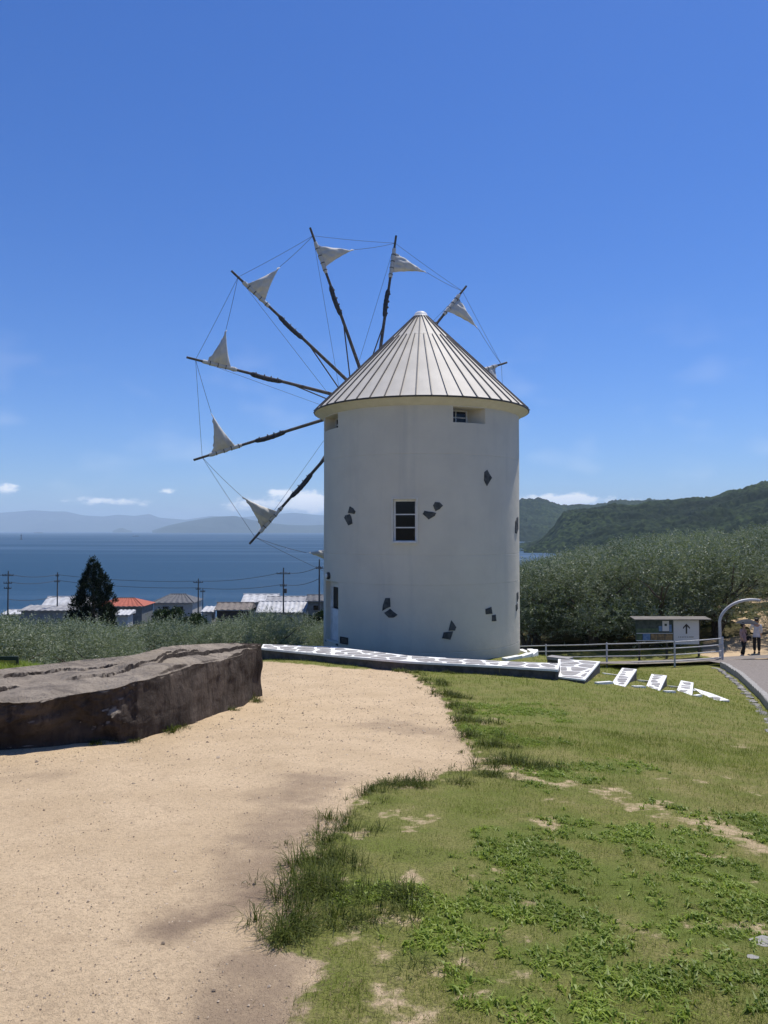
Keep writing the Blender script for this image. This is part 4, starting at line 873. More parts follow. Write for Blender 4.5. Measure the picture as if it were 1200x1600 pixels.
def person(loc, rz, H, shirt, label, stride, arm_up, hat):
    k = H / 1.7; root = empty('person', loc); root.rotation_euler.z = rz; tag(root, label, 'person')
    def v(x, y, z): return (x * k, y * k, z * k)
    sx = stride
    J = [v(0, 0, .94), v(0, .01, 1.12), v(0, .02, 1.34), v(0, .0, 1.45), v(0, -.01, 1.54), v(0, -.02, 1.63),
         v(-.09, 0, .88), v(-.10, -sx * .5, .49), v(-.10, -sx * .3 + .02, .08), v(-.10, -sx * .3 - .12, .04), v(.09, 0, .88), v(.10, sx * .25, .49), v(.10, sx + .02, .09), v(.10, sx - .11, .04),
         v(-.17, .02, 1.38), v(-.21, .02, 1.12), v(-.20, -.10, .90), v(-.195, -.13, .82)]
    if arm_up: J += [v(.17, .02, 1.38), v(.25, -.08, 1.16), v(.20, -.26, 1.26), v(.18, -.30, 1.31)]
    else: J += [v(.17, .02, 1.38), v(.22, .03, 1.12), v(.20, -.14, .98), v(.18, -.2, .93)]
    E_ = [(0, 1), (1, 2), (2, 3), (3, 4), (4, 5), (0, 6), (6, 7), (7, 8), (8, 9), (0, 10), (10, 11), (11, 12), (12, 13), (2, 14), (14, 15), (15, 16), (16, 17), (2, 18), (18, 19), (19, 20), (20, 21)]
    rr = [(.13, .10), (.115, .085), (.13, .09), .05, .085, .082, .085, .058, .042, .038, .085, .058, .042, .038, .05, .042, .034, .03, .05, .042, .034, .03]
    body = skin_mesh('body', J, E_, [tuple(q_ * k for q_ in r_) if isinstance(r_, tuple) else r_ * k for r_ in rr], 0, 'skin', root)
    tr = [J[0], J[6], J[7], tuple(J[8][i] + (0, 0, .04)[i] for i in range(3)), J[10], J[11], tuple(J[12][i] + (0, 0, .04)[i] for i in range(3)), J[1]]
    skin_mesh('trousers', tr, [(0, 7), (0, 1), (1, 2), (2, 3), (0, 4), (4, 5), (5, 6)], [(.15 * k, .12 * k), .105 * k, .082 * k, .068 * k, .105 * k, .082 * k, .068 * k, (.13 * k, .1 * k)], 0, 'black_cloth', body)
    sh = [J[0], J[1], J[2], tuple(J[3][i] - (0, 0, .02)[i] for i in range(3)), J[14], J[15], J[18], J[19], J[20] if arm_up else J[19]]
    fore = Vector(J[15]).lerp(Vector(J[16]), .7); fore2 = Vector(J[19]).lerp(Vector(J[20]), .6); sh[8] = tuple(fore2); sh.append(tuple(fore))
    sh.append(tuple(Vector(J[0]) - Vector((0, 0, .10 * k))))
    skin_mesh('shirt', sh, [(0, 1), (1, 2), (2, 3), (2, 4), (4, 5), (5, 9), (2, 6), (6, 7), (7, 8), (0, 10)], [(.165 * k, .13 * k), (.15 * k, .12 * k), (.16 * k, .115 * k), .062 * k, .078 * k, .064 * k, .078 * k, .064 * k, .055 * k, .055 * k, (.17 * k, .13 * k)], 0, shirt, body)
    skin_mesh('hair', [v(0, .0, 1.60), v(0, .02, 1.66), v(0, .03, 1.55)], [(0, 1), (0, 2)], [.098 * k, .07 * k, .075 * k], 0, 'hair', body, 2)
    for s_ in (-1, 1): Geo().box(v(s_ * .032, -.10, 1.60), (.012 * k, .006 * k, .006 * k)).build('eye', 'hair', body)
    Geo().tube([v(0, -.095, 1.60), v(0, -.118, 1.565), v(0, -.10, 1.555)], [.008 * k, .014 * k, .008 * k], 6).build('nose', 'skin', body); Geo().box(v(0, -.098, 1.53), (.022 * k, .006 * k, .005 * k)).build('mouth', 'pink_cloth', body)
    for s_, w_ in ((-1, 16), (1, 20)):                  # fingers closing loosely
        w0 = Vector(J[17 if s_ < 0 else 21]); d0 = (w0 - Vector(J[w_])).normalized(); sd_v = d0.orthogonal().normalized(); dn = d0.cross(sd_v)
        for f in range(5):
            o_ = sd_v * (f - 2) * .017 * k; L_ = (.05, .075, .08, .075, .06)[f] * k
            st_ = w0 + o_ + (d0 * .01 * k if f else -d0 * .02 * k); ex = (sd_v * -.02 * k if f == 0 else Vector())
            Geo().tube([st_, st_ + d0 * L_ * .5 + ex, st_ + d0 * L_ * .75 + dn * L_ * .35 + ex], [.009 * k, .008 * k, .006 * k], 6).build('finger', 'skin', body, True)
    for a_, t_, in ((J[8], J[9]), (J[12], J[13])):
        a_, t_ = Vector(a_), Vector(t_); Geo().tube([(a_.x, a_.y + .05 * k, .045 * k), (a_.x, a_.y - .03 * k, .055 * k), (t_.x, t_.y, .045 * k), (t_.x, t_.y - .05 * k, .03 * k)], [.035 * k, .05 * k, .044 * k, .024 * k], 10).build('shoe', hat[1], body, True)
    if hat[0]:
        Geo().lathe(v(0, -.01, 1.655), [(.15 * k, -.005), (.152 * k, .003), (.1 * k, .01), (.095 * k, .06 * k), (.07 * k, .085 * k), (.001, .09 * k)], 18).build('hat', 'black_cloth', body, True)
    return root
pa = at(1162, 1023, 35.0); pa.z = h1(pa.x, pa.y); pb = at(1182.5, 1018, 36.0); pb.z = h1(pb.x, pb.y)
person(pa, R(35), 1.56, 'pink_cloth', 'person in a dusty pink shirt and black trousers walking under a dark parasol', .16, False, (True, 'white_shoe'))
Geo().box((0, 0, 0), (.01, .01, .01))
person(pb, R(160), 1.66, 'white_cloth', 'person in a pale shirt and black trousers standing with back turned', .05, True, (False, 'shoe'))
# shoulder bag of the first walker
bgl = pa + Vector((.23, -.03, .86)); bag = empty('shoulder_bag', bgl); tag(bag, 'black shoulder bag hanging at the side of the pink shirted walker', 'bag')
Geo().prism([(-.09, -.04, -.1), (.09, -.04, -.1), (.1, -.04, .06), (.06, -.04, .1), (-.06, -.04, .1), (-.1, -.04, .06)], (0, .09, 0)).build('pouch', 'black_cloth', bag)
Geo().tube([(-.07, 0, .08), (-.2, .0, .36), (-.33, .02, .47), (-.3, .1, .36), (.06, .06, .08)], .012, 6).build('strap', 'black_cloth', bag)
# parasol
uc = at(1167, 967.5, 35.2); par = empty('parasol', uc - Zv * .75); tag(par, 'dark grey open parasol shading the two walkers', 'parasol'); PO = Vector(par.location); V = []; FS = []; nr_ = 6
for r_ in range(nr_ + 1):
    for k in range(32):
        th = 2 * math.pi * k / 32; q_ = r_ / nr_; rr_ = q_ * .50 * (1 - .05 * q_ * abs(math.sin(th * 4)) ** .5); V.append(uc + Vector((rr_ * math.cos(th), rr_ * math.sin(th), -.17 * q_ ** 2 - .02 * (1 - abs(math.sin(th * 4))) * q_)))
gg = Geo(PO).add(V, [(r_ * 32 + k, r_ * 32 + (k + 1) % 32, (r_ + 1) * 32 + (k + 1) % 32, (r_ + 1) * 32 + k) for r_ in range(nr_) for k in range(32)]); cn = link('canopy', mesh('canopy', gg.v, gg.f, 'parasol', True), par)
Geo(PO).tube([uc + Zv * .06, uc - Zv * .72], .008, 8).build('shaft', 'dark_trim', par); Geo(PO).tube([uc - Zv * .62, uc - Zv * .74, uc - Zv * .75 + Vector((.02, 0, 0))], .016, 8).build('handle', 'dark_trim', par)
for k in range(8):
    th = 2 * math.pi * (k + 0) / 8; e_ = uc + Vector((.47 * math.cos(th), .47 * math.sin(th), -.175)); Geo(PO).tube([uc - Zv * .02, uc.lerp(e_, .5) + Zv * .03, e_], .004, 5).build('rib', 'dark_trim', par)

# ------------------------------------------------------------------ trees
def leaves_mesh(name, base, dirs, length, width, mat, droop=0.):
    """diamond leaves: base (n,3), dirs (n,3) unit"""
    n = len(base); L_ = np.asarray(length)[:, None]; Wd = np.asarray(width)[:, None]
    rnd = RNG.normal(size=(n, 3)); sdv = np.cross(dirs, rnd); sdv /= np.linalg.norm(sdv, axis=1)[:, None] + 1e-9
    nrm = np.cross(dirs, sdv); flip = np.where(nrm[:, 2:3] < 0, -1, 1); sdv = sdv * flip
    mid = base + dirs * L_ * .5; tip = base + dirs * L_ - np.array([0, 0, 1]) * L_ * droop
    V = np.stack([base, mid + sdv * Wd / 2, tip, mid - sdv * Wd / 2], 1).reshape(-1, 3)
    return npmesh(name, V, np.arange(n * 4).reshape(n, 4), mat)
def unit(a): return a / (np.linalg.norm(a, axis=-1, keepdims=True) + 1e-9)
def olive_proto(seed, nsh=1350):
    """unit olive about 4 m high: several leaning stems, a loose crown of arching shoots"""
    rng = np.random.default_rng(seed); H = 4.0; gg = Geo(); stems = []
    ns = 3
    for s_ in range(ns):
        a = s_ * 2.1 + rng.uniform(0, 1); pts = [Vector((0, 0, -.25))]; p = Vector((.06 * math.cos(a), .06 * math.sin(a), .1))
        for k in range(6): pts.append(p.copy()); p = p + Vector((math.cos(a) * (.10 + .05 * k), math.sin(a) * (.10 + .05 * k), .45)) + Vector(rng.normal(size=3)) * .05
        gg.tube(pts, [.13, .11, .09, .075, .06, .045, .02], 7); stems.append(pts)
        for b_ in range(4):
            st = pts[2 + b_]; aa = a + rng.uniform(-1.3, 1.3); q_ = [st]
            for k in range(4): q_.append(q_[-1] + Vector((math.cos(aa) * .26, math.sin(aa) * .26, rng.uniform(.12, .34))))
            gg.tube(q_, [.045, .035, .026, .018, .008], 5)
    # lobes of the crown
    nl = 9; lob = [np.array([0, 0, 2.5, 1.25])]
    for k in range(nl): a = k * 2 * math.pi / nl * 1.0 + rng.uniform(-.4, .4); r_ = rng.uniform(.6, 1.25); lob.append(np.array([math.cos(a) * r_, math.sin(a) * r_, rng.uniform(.75, 3.0), rng.uniform(.65, 1.0)]))
    for k in range(6): a = k * 1.05 + rng.uniform(-.3, .3); r_ = rng.uniform(.9, 1.35); lob.append(np.array([math.cos(a) * r_, math.sin(a) * r_, rng.uniform(.75, 1.15), rng.uniform(.55, .75)]))
    lob = np.array(lob); pick = rng.choice(len(lob), nsh, p=(lob[:, 3] ** 2) / (lob[:, 3] ** 2).sum())
    d = unit(rng.normal(size=(nsh, 3))); d[:, 2] = np.abs(d[:, 2]) * rng.choice([1, 1, 1, -.6], nsh); rad = lob[pick, 3] * rng.uniform(.35, 1.0, nsh) ** .6
    st = lob[pick, :3] + d * rad[:, None]; sdir = unit(d * .8 + np.array([0, 0, .75]) + rng.normal(size=(nsh, 3)) * .45); sl_ = rng.uniform(.35, .95, nsh)
    nlv = 17; bs = []; ds = []
    for k in range(nlv):
        f_ = k / (nlv - 1); p = st + sdir * (sl_ * f_)[:, None] - np.array([0, 0, 1]) * (.28 * (sl_ * f_) ** 2)[:, None]
        sd2 = unit(np.cross(sdir, rng.normal(size=(nsh, 3)))); bs.append(p); ds.append(unit(sdir * .75 + sd2 * .8 + rng.normal(size=(nsh, 3)) * .2))
    bs = np.concatenate(bs); ds = np.concatenate(ds); bs = bs[bs[:, 2] > .55] if False else bs
    keep = bs[:, 2] > .15; bs, ds = bs[keep], ds[keep]; m = len(bs)
    crown = leaves_mesh('crown', bs, ds, rng.uniform(.09, .15, m), rng.uniform(.022, .036, m), 'olive', .15)
    tm = gg.build('trunk', 'bark', None, True); me = tm.data; bpy.data.objects.remove(tm); top = float(bs[:, 2].max())
    return me, crown, top
OP = [olive_proto(100 + k) for k in range(5)]
def olive(x, y, height, k, label, group, wide=1.0):
    tm, cm, top = OP[k]; r_ = link('olive_tree', None, None, (x, y, h1(x, y))); s_ = height / (top * .955); r_.scale = (s_ * wide, s_ * wide, s_); r_.rotation_euler.z = random.uniform(0, 6.28)
    tag(r_, label, 'tree', group); link('trunk', tm, r_); link('crown', cm, r_); return r_
LL = 'grey-green olive tree in the thicket between the boulder and the houses'; LG = 'olive trees below the boulder'
RL = 'grey-green olive tree in the grove behind the white pipe fence'; RG = 'olive trees of the grove behind the fence'
rnd = random.Random(5)
# left thicket, rows going down the slope
for row, y0 in enumerate((19.5, 22.5, 26, 30, 34.5, 40, 47, 55)):
    x = -.62 * y0 - 3
    while x < 1.0:
        xx, yy = x + rnd.uniform(-.6, .6), y0 + rnd.uniform(-1.0, 1.0); x += 2.7 + row * .22
        u = 600 + F * xx / yy
        if (yy < 27 and xx > -4.3 - (24 - yy) * .3) or math.hypot(xx - MC.x, yy - MC.y) < 5.2: continue
        if yy < 21.5 and xx > -7.6: continue
        vt = np.interp(u, [-100, 60, 200, 270, 340, 420, 470, 520], [956, 959, 968, 964, 966, 951, 956, 962]) + rnd.uniform(-3, 9)
        ht = EYE - (vt - HZ) / F * yy - h1(xx, yy); 
        if ht < 1.4: continue
        lab = ('grey-green olive tree in the front row, right behind the boulder' if row < 2 else 'grey-green olive tree in the middle rows between boulder and houses' if row < 5 else 'grey-green olive tree in the lowest rows, nearest the village houses')
        if abs(u - 425) < 45 and 2 < row < 6: lab = 'bushy olive tree hiding the foot of the brown barn'
        olive(xx, yy, min(ht, 4.3), rnd.randrange(5), lab, LG, 1.0 if ht > 2.5 else 1.25)
# right grove
for row, y0 in enumerate((41.2, 44.5, 48.5, 53, 59, 66, 74, 83, 93)):
    x = 5.0 - row * .2
    while x < .60 * y0 + 4:
        xx, yy = x + rnd.uniform(-.6, .6), y0 + rnd.uniform(-1.2, 1.2); x += 3.0 + row * .30
        u = 600 + F * xx / yy
        if u < 770: continue
        if 17.6 < xx < 24 and yy < 50 and abs(u - 1165) < 42: continue
        if abs(u - 1165) < 24 and yy < 56: continue
        vt = np.interp(u, [760, 820, 870, 900, 960, 1043, 1100, 1133, 1200, 1300], [880, 873, 862, 854, 847, 830, 829, 821, 815, 805]) + rnd.uniform(-1, 9)
        ht = EYE - (vt - HZ) / F * yy - h1(xx, yy)
        lab = ('olive tree of the row right behind the notice board and fence' if row < 1 else 'olive tree in the second row behind the fence' if row < 2 else 'olive tree in the middle rows of the grove behind the fence' if row < 5 else 'olive tree on the crest of the grove, against the wooded hills')
        if u < 850: lab = 'olive tree at the edge of the grove, next to the windmill wall' if row < 3 else 'olive tree behind the windmill edge, in front of the bay'
        olive(xx, yy, min(max(ht, 2.2), 5.4), rnd.randrange(5), lab, RG, 1.15)
olive(21.6, 31.5, 4.6, 1, 'olive tree standing beside the road, branches over the sandy clearing', None, 1.1)
olive(20.6, 37.6, 4.2, 3, 'olive tree at the back of the sandy clearing beside the two walkers', None, 1.0)

def conifer(loc, H, Rb):
    rng = np.random.default_rng(77); r_ = link('conifer_tree', None, None, loc); tag(r_, 'tall dark pointed conifer rising above the olive thicket', 'tree')
    g_ = Geo(); g_.tube([(0, 0, -.5), (0, 0, H * .5), (0, 0, H * .97)], [.22, .13, .02], 8); g_.build('trunk', 'bark', r_, True)
    n = 3200; z = 1 - rng.uniform(0, 1, n) ** .62; a = rng.uniform(0, 6.283, n); prof = np.interp(z, [0, .06, .25, .5, .75, .9, 1], [.85, 1.0, .97, .80, .52, .22, .03])
    lump = 1 + .22 * np.sin(a * 3 + z * 9) + .15 * np.sin(a * 7 - z * 23); rr = Rb * prof * lump * rng.uniform(.45, 1, n) ** .5
    p = np.stack([rr * np.cos(a), rr * np.sin(a), z * H * .97], 1); out = np.stack([np.cos(a), np.sin(a), 0 * a], 1); bs = []; ds = []
    for k in range(13):
        d = unit(out * .8 + np.array([0, 0, .75]) + rng.normal(size=(n, 3)) * .55); bs.append(p + rng.normal(size=(n, 3)) * .07); ds.append(d)
    bs = np.concatenate(bs); ds = np.concatenate(ds); m = len(bs)
    link('crown', leaves_mesh('crown', bs, ds, rng.uniform(.16, .34, m), rng.uniform(.04, .075, m), 'conifer'), r_)
cb = at(145, 985, 62); cb.z = h1(cb.x, cb.y); conifer(cb, at(143, 866, 62).z - cb.z, 2.15)
def broad(loc, H, W_, label, seed, mat='broadleaf'):
    rng = np.random.default_rng(seed); r_ = link('broadleaf_tree', None, None, loc); tag(r_, label, 'tree'); g_ = Geo()
    g_.tube([(0, 0, -.4), (0, 0, H * .3), (.1, 0, H * .6)], [.28, .2, .1], 8)
    for k in range(7): a = k * .9; g_.tube([(0, 0, H * .3), (math.cos(a) * W_ * .3, math.sin(a) * W_ * .3, H * .55), (math.cos(a) * W_ * .6, math.sin(a) * W_ * .6, H * .72)], [.12, .07, .02], 6)
    g_.build('trunk', 'bark', r_, True); nl = 16; lob = []
    for k in range(nl): a = rng.uniform(0, 6.28); q_ = rng.uniform(0, .75) ** .6; lob.append([math.cos(a) * q_ * W_, math.sin(a) * q_ * W_, H * (.80 - .35 * q_ * q_ + rng.uniform(-.1, .06)), rng.uniform(.2, .32) * W_])
    lob = np.array(lob); n = 1500; pk = rng.integers(0, nl, n); d = unit(rng.normal(size=(n, 3))); d[:, 2] = np.abs(d[:, 2]) * np.where(rng.uniform(size=n) < .75, 1, -.5); p = lob[pk, :3] + d * (lob[pk, 3] * rng.uniform(.6, 1, n))[:, None] * np.array([1, 1, .7])
    bs = np.concatenate([p + rng.normal(size=(n, 3)) * .14 for _ in range(11)]); ds = unit(np.concatenate([d] * 11) * .5 + rng.normal(size=(n * 11, 3)) * .7 + np.array([0, 0, .2])); m = len(bs)
    link('crown', leaves_mesh('crown', bs, ds, rng.uniform(.16, .30, m), rng.uniform(.08, .14, m), mat, .2), r_)
for (u, vt, vb, d_, w_, lb, sd2) in ((272, 937, 990, 70, 2.9, 'dark rounded broadleaf tree in front of the grey hip-roofed house', 5), (497, 941, 1000, 60, 1.2, 'dark bushy tree in front of the grey gabled house beside the windmill', 6), (306, 948, 990, 74, 1.6, 'small dark broadleaf tree beside the white shed', 7)):
    b_ = at(u, vb, d_); b_.z = h1(b_.x, b_.y); broad(b_, at(u, vt, d_).z - b_.z, w_, lb, sd2)

# ------------------------------------------------------------------ village below
M['tile_red'] = pmat('red_tile', (.42, .13, .085), (.34, .105, .07), .8, 2, .2); M['tile_grey'] = pmat('grey_tile', (.085, .085, .09), (.13, .13, .13), .7, 2, .3); M['sheet_white'] = pmat('pale_sheet', (.55, .55, .55), (.40, .395, .385), .6, .8, .3)
M['sheet_grey'] = pmat('grey_sheet', (.24, .235, .235), (.33, .325, .32), .7, .7, .3); M['sheet_brown'] = pmat('brown_sheet', (.17, .145, .125), (.24, .205, .175), .8, .8, .2); M['wall_dark'] = pmat('dark_wall', (.05, .042, .038), (.08, .065, .06), .9, 2); M['wall_grey'] = pmat('grey_wall', (.16, .17, .165), (.21, .22, .21), .9, 1.5); M['wall_pale'] = pmat('pale_wall', (.5, .49, .47), (.42, .41, .39), .9, 1.5)
def corr(g_, a, b_, c, d, n, amp):
    """ribbed sheet: a-b lower edge, d-c upper edge"""
    nm = (b_ - a).cross(d - a).normalized(); nm = nm if nm.z > 0 else -nm; vs = []; fs = []
    for i in range(n * 2 + 1):
        t_ = i / (2 * n); o_ = nm * (amp if (i % 4) in (1, 2) else 0); vs += [a.lerp(b_, t_) + o_, d.lerp(c, t_) + o_]
    for i in range(n * 2): fs.append((2 * i, 2 * i + 2, 2 * i + 3, 2 * i + 1))
    g_.add(vs, fs)
def house(label, u0, u1, v_ridge, v_eave, d_, roofm, wallm, depth=7., kind='gable', wins=0, ribs=16, pitch_in=None, rise=None, yaw=0.):
    a, b_ = at(u0, v_eave, d_), at(u1, v_eave, d_); ze = a.z; zr_ = at(u0, v_ridge, d_ + depth * .5).z; cx = (a.x + b_.x) / 2; w = (b_.x - a.x); gzv = h1(cx, d_) - 1.0
    rt = empty('house', (cx, d_ + depth / 2, gzv)); tag(rt, label, 'house'); O = Vector(rt.location); x0, x1 = a.x, b_.x; y0, y1 = d_, d_ + depth; ov = .45
    zr_ = max(zr_, ze + .6)
    Geo(O).box((cx, d_ + depth / 2, (gzv + ze - .04) / 2), (w / 2 - ov, depth / 2 - ov, (ze - .04 - gzv) / 2)).build('wall', wallm, rt)
    g_ = Geo(O); V3 = Vector; ym = (y0 + y1) / 2
    ins = 0 if kind == 'gable' else min(w * .32, depth * .5)
    if kind == 'shed':
        corr(g_, V3((x0, y0, ze)), V3((x1, y0, ze)), V3((x1, y1, zr_)), V3((x0, y1, zr_)), ribs, .09); g_.add([(x0, y0, ze), (x0, y1, zr_), (x0, y1, ze)], [(0, 1, 2)]); g_.add([(x1, y0, ze), (x1, y1, zr_), (x1, y1, ze)], [(0, 1, 2)])
    else:
        L_, Rr = V3((x0 + ins, ym, zr_)), V3((x1 - ins, ym, zr_)); A_, B_, C_, D_ = V3((x0, y0, ze)), V3((x1, y0, ze)), V3((x1, y1, ze)), V3((x0, y1, ze))
        corr(g_, A_, B_, Rr, L_, ribs, .09); corr(g_, C_, D_, L_, Rr, ribs, .09); g_.add([D_, A_, L_], [(0, 1, 2)]); g_.add([B_, C_, Rr], [(0, 1, 2)])
    rf = g_.build('roof', roofm, rt)
    if kind != 'shed': Geo(O).tube([(x0 + ins - .1, ym, zr_ + .05), (x1 - ins + .1, ym, zr_ + .05)], .14, 6).build('ridge_cap', roofm if kind == 'gable' else 'tile_grey', rf)
    if kind == 'hip':
        for p, q_ in (((x0, y0), (x0 + ins, ym)), ((x1, y0), (x1 - ins, ym))): Geo(O).tube([(p[0], p[1], ze + .05), (q_[0], q_[1], zr_ + .05)], .1, 6).build('hip_cap', 'tile_grey' if roofm != 'tile_red' else 'tile_red', rf)
    Geo(O).box((cx, y0 - .03, ze - .09), (w / 2, .05, .08)).build('eave_board', 'sheet_grey', rt)
    for k in range(wins):
        xw = x0 + w * (k + 1) / (wins + 1); wd = Geo(O).box((xw, d_ + ov - .04, ze - 1.35), (.75, .04, .55)).build('window', 'sheet_grey', rt); Geo(O).box((xw, d_ + ov - .09, ze - 1.35), (.66, .02, .46)).build('pane', 'glass', wd)
    return rt
house('house with a pale ribbed roof left of the dark conifer', 62, 138, 932.5, 949, 168, 'sheet_white', 'wall_pale', 8, 'gable', 2, 12)
house('low long shed with grey ribbed walls in front of the pale roofed house', 28, 116, 950, 954, 158, 'sheet_grey', 'sheet_grey', 5, 'shed', 0, 18)
house('house with a hipped red tile roof right of the dark conifer', 148, 224, 934.5, 947.5, 165, 'tile_red', 'wall_grey', 9, 'hip', 3, 18)
house('low white ribbed lean-to in front of the red-roofed house', 176, 202, 956, 961, 150, 'sheet_white', 'sheet_white', 4, 'shed', 0, 8)
house('house with a dark grey hipped tile roof behind the rounded tree', 236, 303, 928.5, 942, 178, 'tile_grey', 'wall_pale', 10, 'hip', 2, 14)
house('small white ribbed shed beside the brown barn', 313, 334, 953, 956, 140, 'sheet_white', 'sheet_white', 4, 'shed', 0, 6)
house('dark-walled barn with a brown ribbed roof', 334, 392, 942, 953, 138, 'sheet_brown', 'wall_dark', 6, 'gable', 0, 12)
house('tall house with a whitish ribbed roof behind the brown barn', 376, 433, 928.5, 941, 172, 'sheet_white', 'wall_pale', 8, 'gable', 2, 10)
house('wide house with a grey flat-pitched roof behind the white ribbed roof', 414, 482, 934, 939, 166, 'sheet_grey', 'wall_grey', 8, 'gable', 2, 14)
house('house with a broad white ribbed roof beside the tallest utility pole', 399, 478, 940, 957, 152, 'sheet_white', 'wall_pale', 9, 'gable', 2, 22)
house('grey house with a dark roof edge partly hidden by the windmill', 477, 530, 930, 939, 150, 'tile_grey', 'wall_grey', 8, 'gable', 2, 10)
house('small low house with a white roof at the foot of the first utility pole', 0, 38, 953, 960, 175, 'sheet_white', 'wall_pale', 7, 'gable', 1, 8)

M['pole'] = pmat('pole_concrete', (.085, .08, .078), (.12, .115, .11), .85, 4); heads = []
def upole(u, vt, d_, arms, label, thick=.17):
    top = at(u, vt, d_); b_ = Vector((top.x, d_, h1(top.x, d_))); r_ = empty('utility_pole', b_); tag(r_, label, 'utility pole'); O = b_
    Geo(O).tube([b_ - Zv * .5, top], [thick, thick * .62], 10).build('shaft', 'pole', r_, True)
    for dz, hw in arms:
        c_ = top - Zv * dz; ar = Geo(O).box(c_ + Vector((0, -.15, 0)), (hw, .07, .07)).build('cross_arm', 'pole', r_)
        for s_ in (-1, -.4, .4, 1): Geo(O).tube([c_ + Vector((s_ * hw * .92, -.15, .05)), c_ + Vector((s_ * hw * .92, -.15, .32))], [.07, .05], 6).build('insulator', 'pole', ar)
    return top
P1 = upole(13, 892, 150, ((.9, 1.1), (2.4, .8), (3.4, .7)), 'utility pole with three cross-arms beside the small low house'); P2 = upole(90, 894, 162, ((.8, .35), (2.0, .6)), 'slender utility pole rising behind the pale ribbed roof')
P3 = upole(310, 904, 160, ((.8, 1.0), (2.2, .5)), 'utility pole standing between the rounded tree and the brown barn'); P4 = upole(443, 887, 140, ((1.1, 1.25), (3.3, .6)), 'tallest utility pole, in front of the broad white ribbed roof'); P5 = upole(499, 874, 120, ((1.4, .5),), 'plain dark utility pole against the edge of the windmill', .16)
P6 = upole(317, 919, 158, ((.7, .5),), 'short utility pole close beside the one by the rounded tree', .12)
Geo(P4).box(P4 + Vector((.35, -.2, -4.2)), (.28, .25, .4)).build('transformer', 'pole', bpy.data.objects['utility_pole.003']).location = P4 - bpy.data.objects['utility_pole.003'].location
def cable(a, b_, sg_, k):
    o_ = (a + b_) / 2; n_ = 14; g_ = Geo(o_); g_.tube([a.lerp(b_, i / n_) - Zv * sg_ * 4 * (i / n_) * (1 - i / n_) for i in range(n_ + 1)], .045, 5, False); c_ = g_.build('power_cable', 'rope', None, False, o_); tag(c_, k, 'cable', 'power cables between the utility poles')
off = lambda p, dz: p - Zv * dz + Vector((0, -.15, .3))
FARL = at(-130, 905, 150); FARR = at(560, 893, 118)
CN = {1: 'the three-armed pole', 2: 'the slender pole', 3: 'the pole by the rounded tree', 4: 'the tallest pole', 5: 'the pole by the windmill'}
for a, b_, i, j, w_ in ((off(P1, .9), off(P2, .8), 1, 2, 'upper'), (off(P1, 2.4), off(P2, 2.0), 1, 2, 'lower'), (off(P2, .8), off(P3, .8), 2, 3, 'upper'), (off(P2, 2.0), off(P3, 2.2), 2, 3, 'lower'), (off(P3, .8), off(P4, 1.1), 3, 4, 'upper'),
                        (off(P3, 2.2), off(P4, 3.3), 3, 4, 'lower'), (off(P4, 1.1), off(P5, 1.4), 4, 5, 'upper'), (off(P4, 3.3), P5 - Zv * 3, 4, 5, 'lower'), (P1 - Zv * 5.5, P2 - Zv * 5, 1, 2, 'lowest')):
    cable(a, b_, .55, '%s dark cable strung from %s to %s' % (w_, CN[i], CN[j]))
cable(FARL, off(P1, .9), .55, 'dark cable leaving the three-armed pole away from the village'); cable(off(P5, 1.4), FARR, .55, 'dark cable running behind the windmill from the pole at its edge')

# ------------------------------------------------------------------ a few vessels
M['hull'] = pmat('hull_dark', (.05, .055, .07), None, .7); M['hull_white'] = pmat('hull_white', (.7, .7, .7), None, .6)
def ship(u, v, L_, label, mats=('hull', 'hull_white')):
    d = ray(u, v); tt = (SEA - EYE) / d.z; p = Vector((d.x * tt, d.y * tt, SEA)); r_ = empty('ship', p); tag(r_, label, 'ship'); h = L_ * .075
    Geo().prism([(-L_ / 2, -L_ * .07, -.5), (L_ * .42, -L_ * .07, -.5), (L_ / 2, 0, -.5), (L_ * .42, L_ * .07, -.5), (-L_ / 2, L_ * .07, -.5)], (0, 0, h + .5)).build('hull', mats[0], r_)
    Geo().box((-L_ * .36, 0, h + L_ * .045), (L_ * .07, L_ * .05, L_ * .045)).build('bridge', mats[1], r_); Geo().tube([(-L_ * .36, 0, h + L_ * .08), (-L_ * .36, 0, h + L_ * .16)], L_ * .008, 6).build('mast', mats[0], r_)
ship(60, 833, 130, 'long low cargo ship far out near the horizon'); ship(212, 838, 40, 'small dark vessel on the open water'); ship(452, 859, 14, 'small white motorboat trailing a wake in front of the windmill sail', ('hull_white', 'hull_white'))
b0 = ray(33, 843); tt = (SEA - EYE) / b0.z; bp = Vector((b0.x * tt, b0.y * tt, SEA)); by = empty('beacon', bp); tag(by, 'dark beacon buoy standing up from the water', 'buoy'); Geo().lathe((0, 0, 0), [(6, -1), (6, 2), (2, 3), (1.6, 15), (2.6, 16), (2.6, 19), (0.01, 21)], 12).build('tower', 'hull', by); Geo().tube([(0, 0, 20), (0, 0, 26)], .5, 6).build('mast', 'hull', by)

# ------------------------------------------------------------------ loose stones and grass
def scatter(nn, x0, x1, y0, y1, power=1.0):
    y = y0 + (y1 - y0) * RNG.uniform(0, 1, nn) ** power; return RNG.uniform(x0, x1, nn), y
def infr(x, y, m=.6): return np.abs(x) < (.56 * y + m)
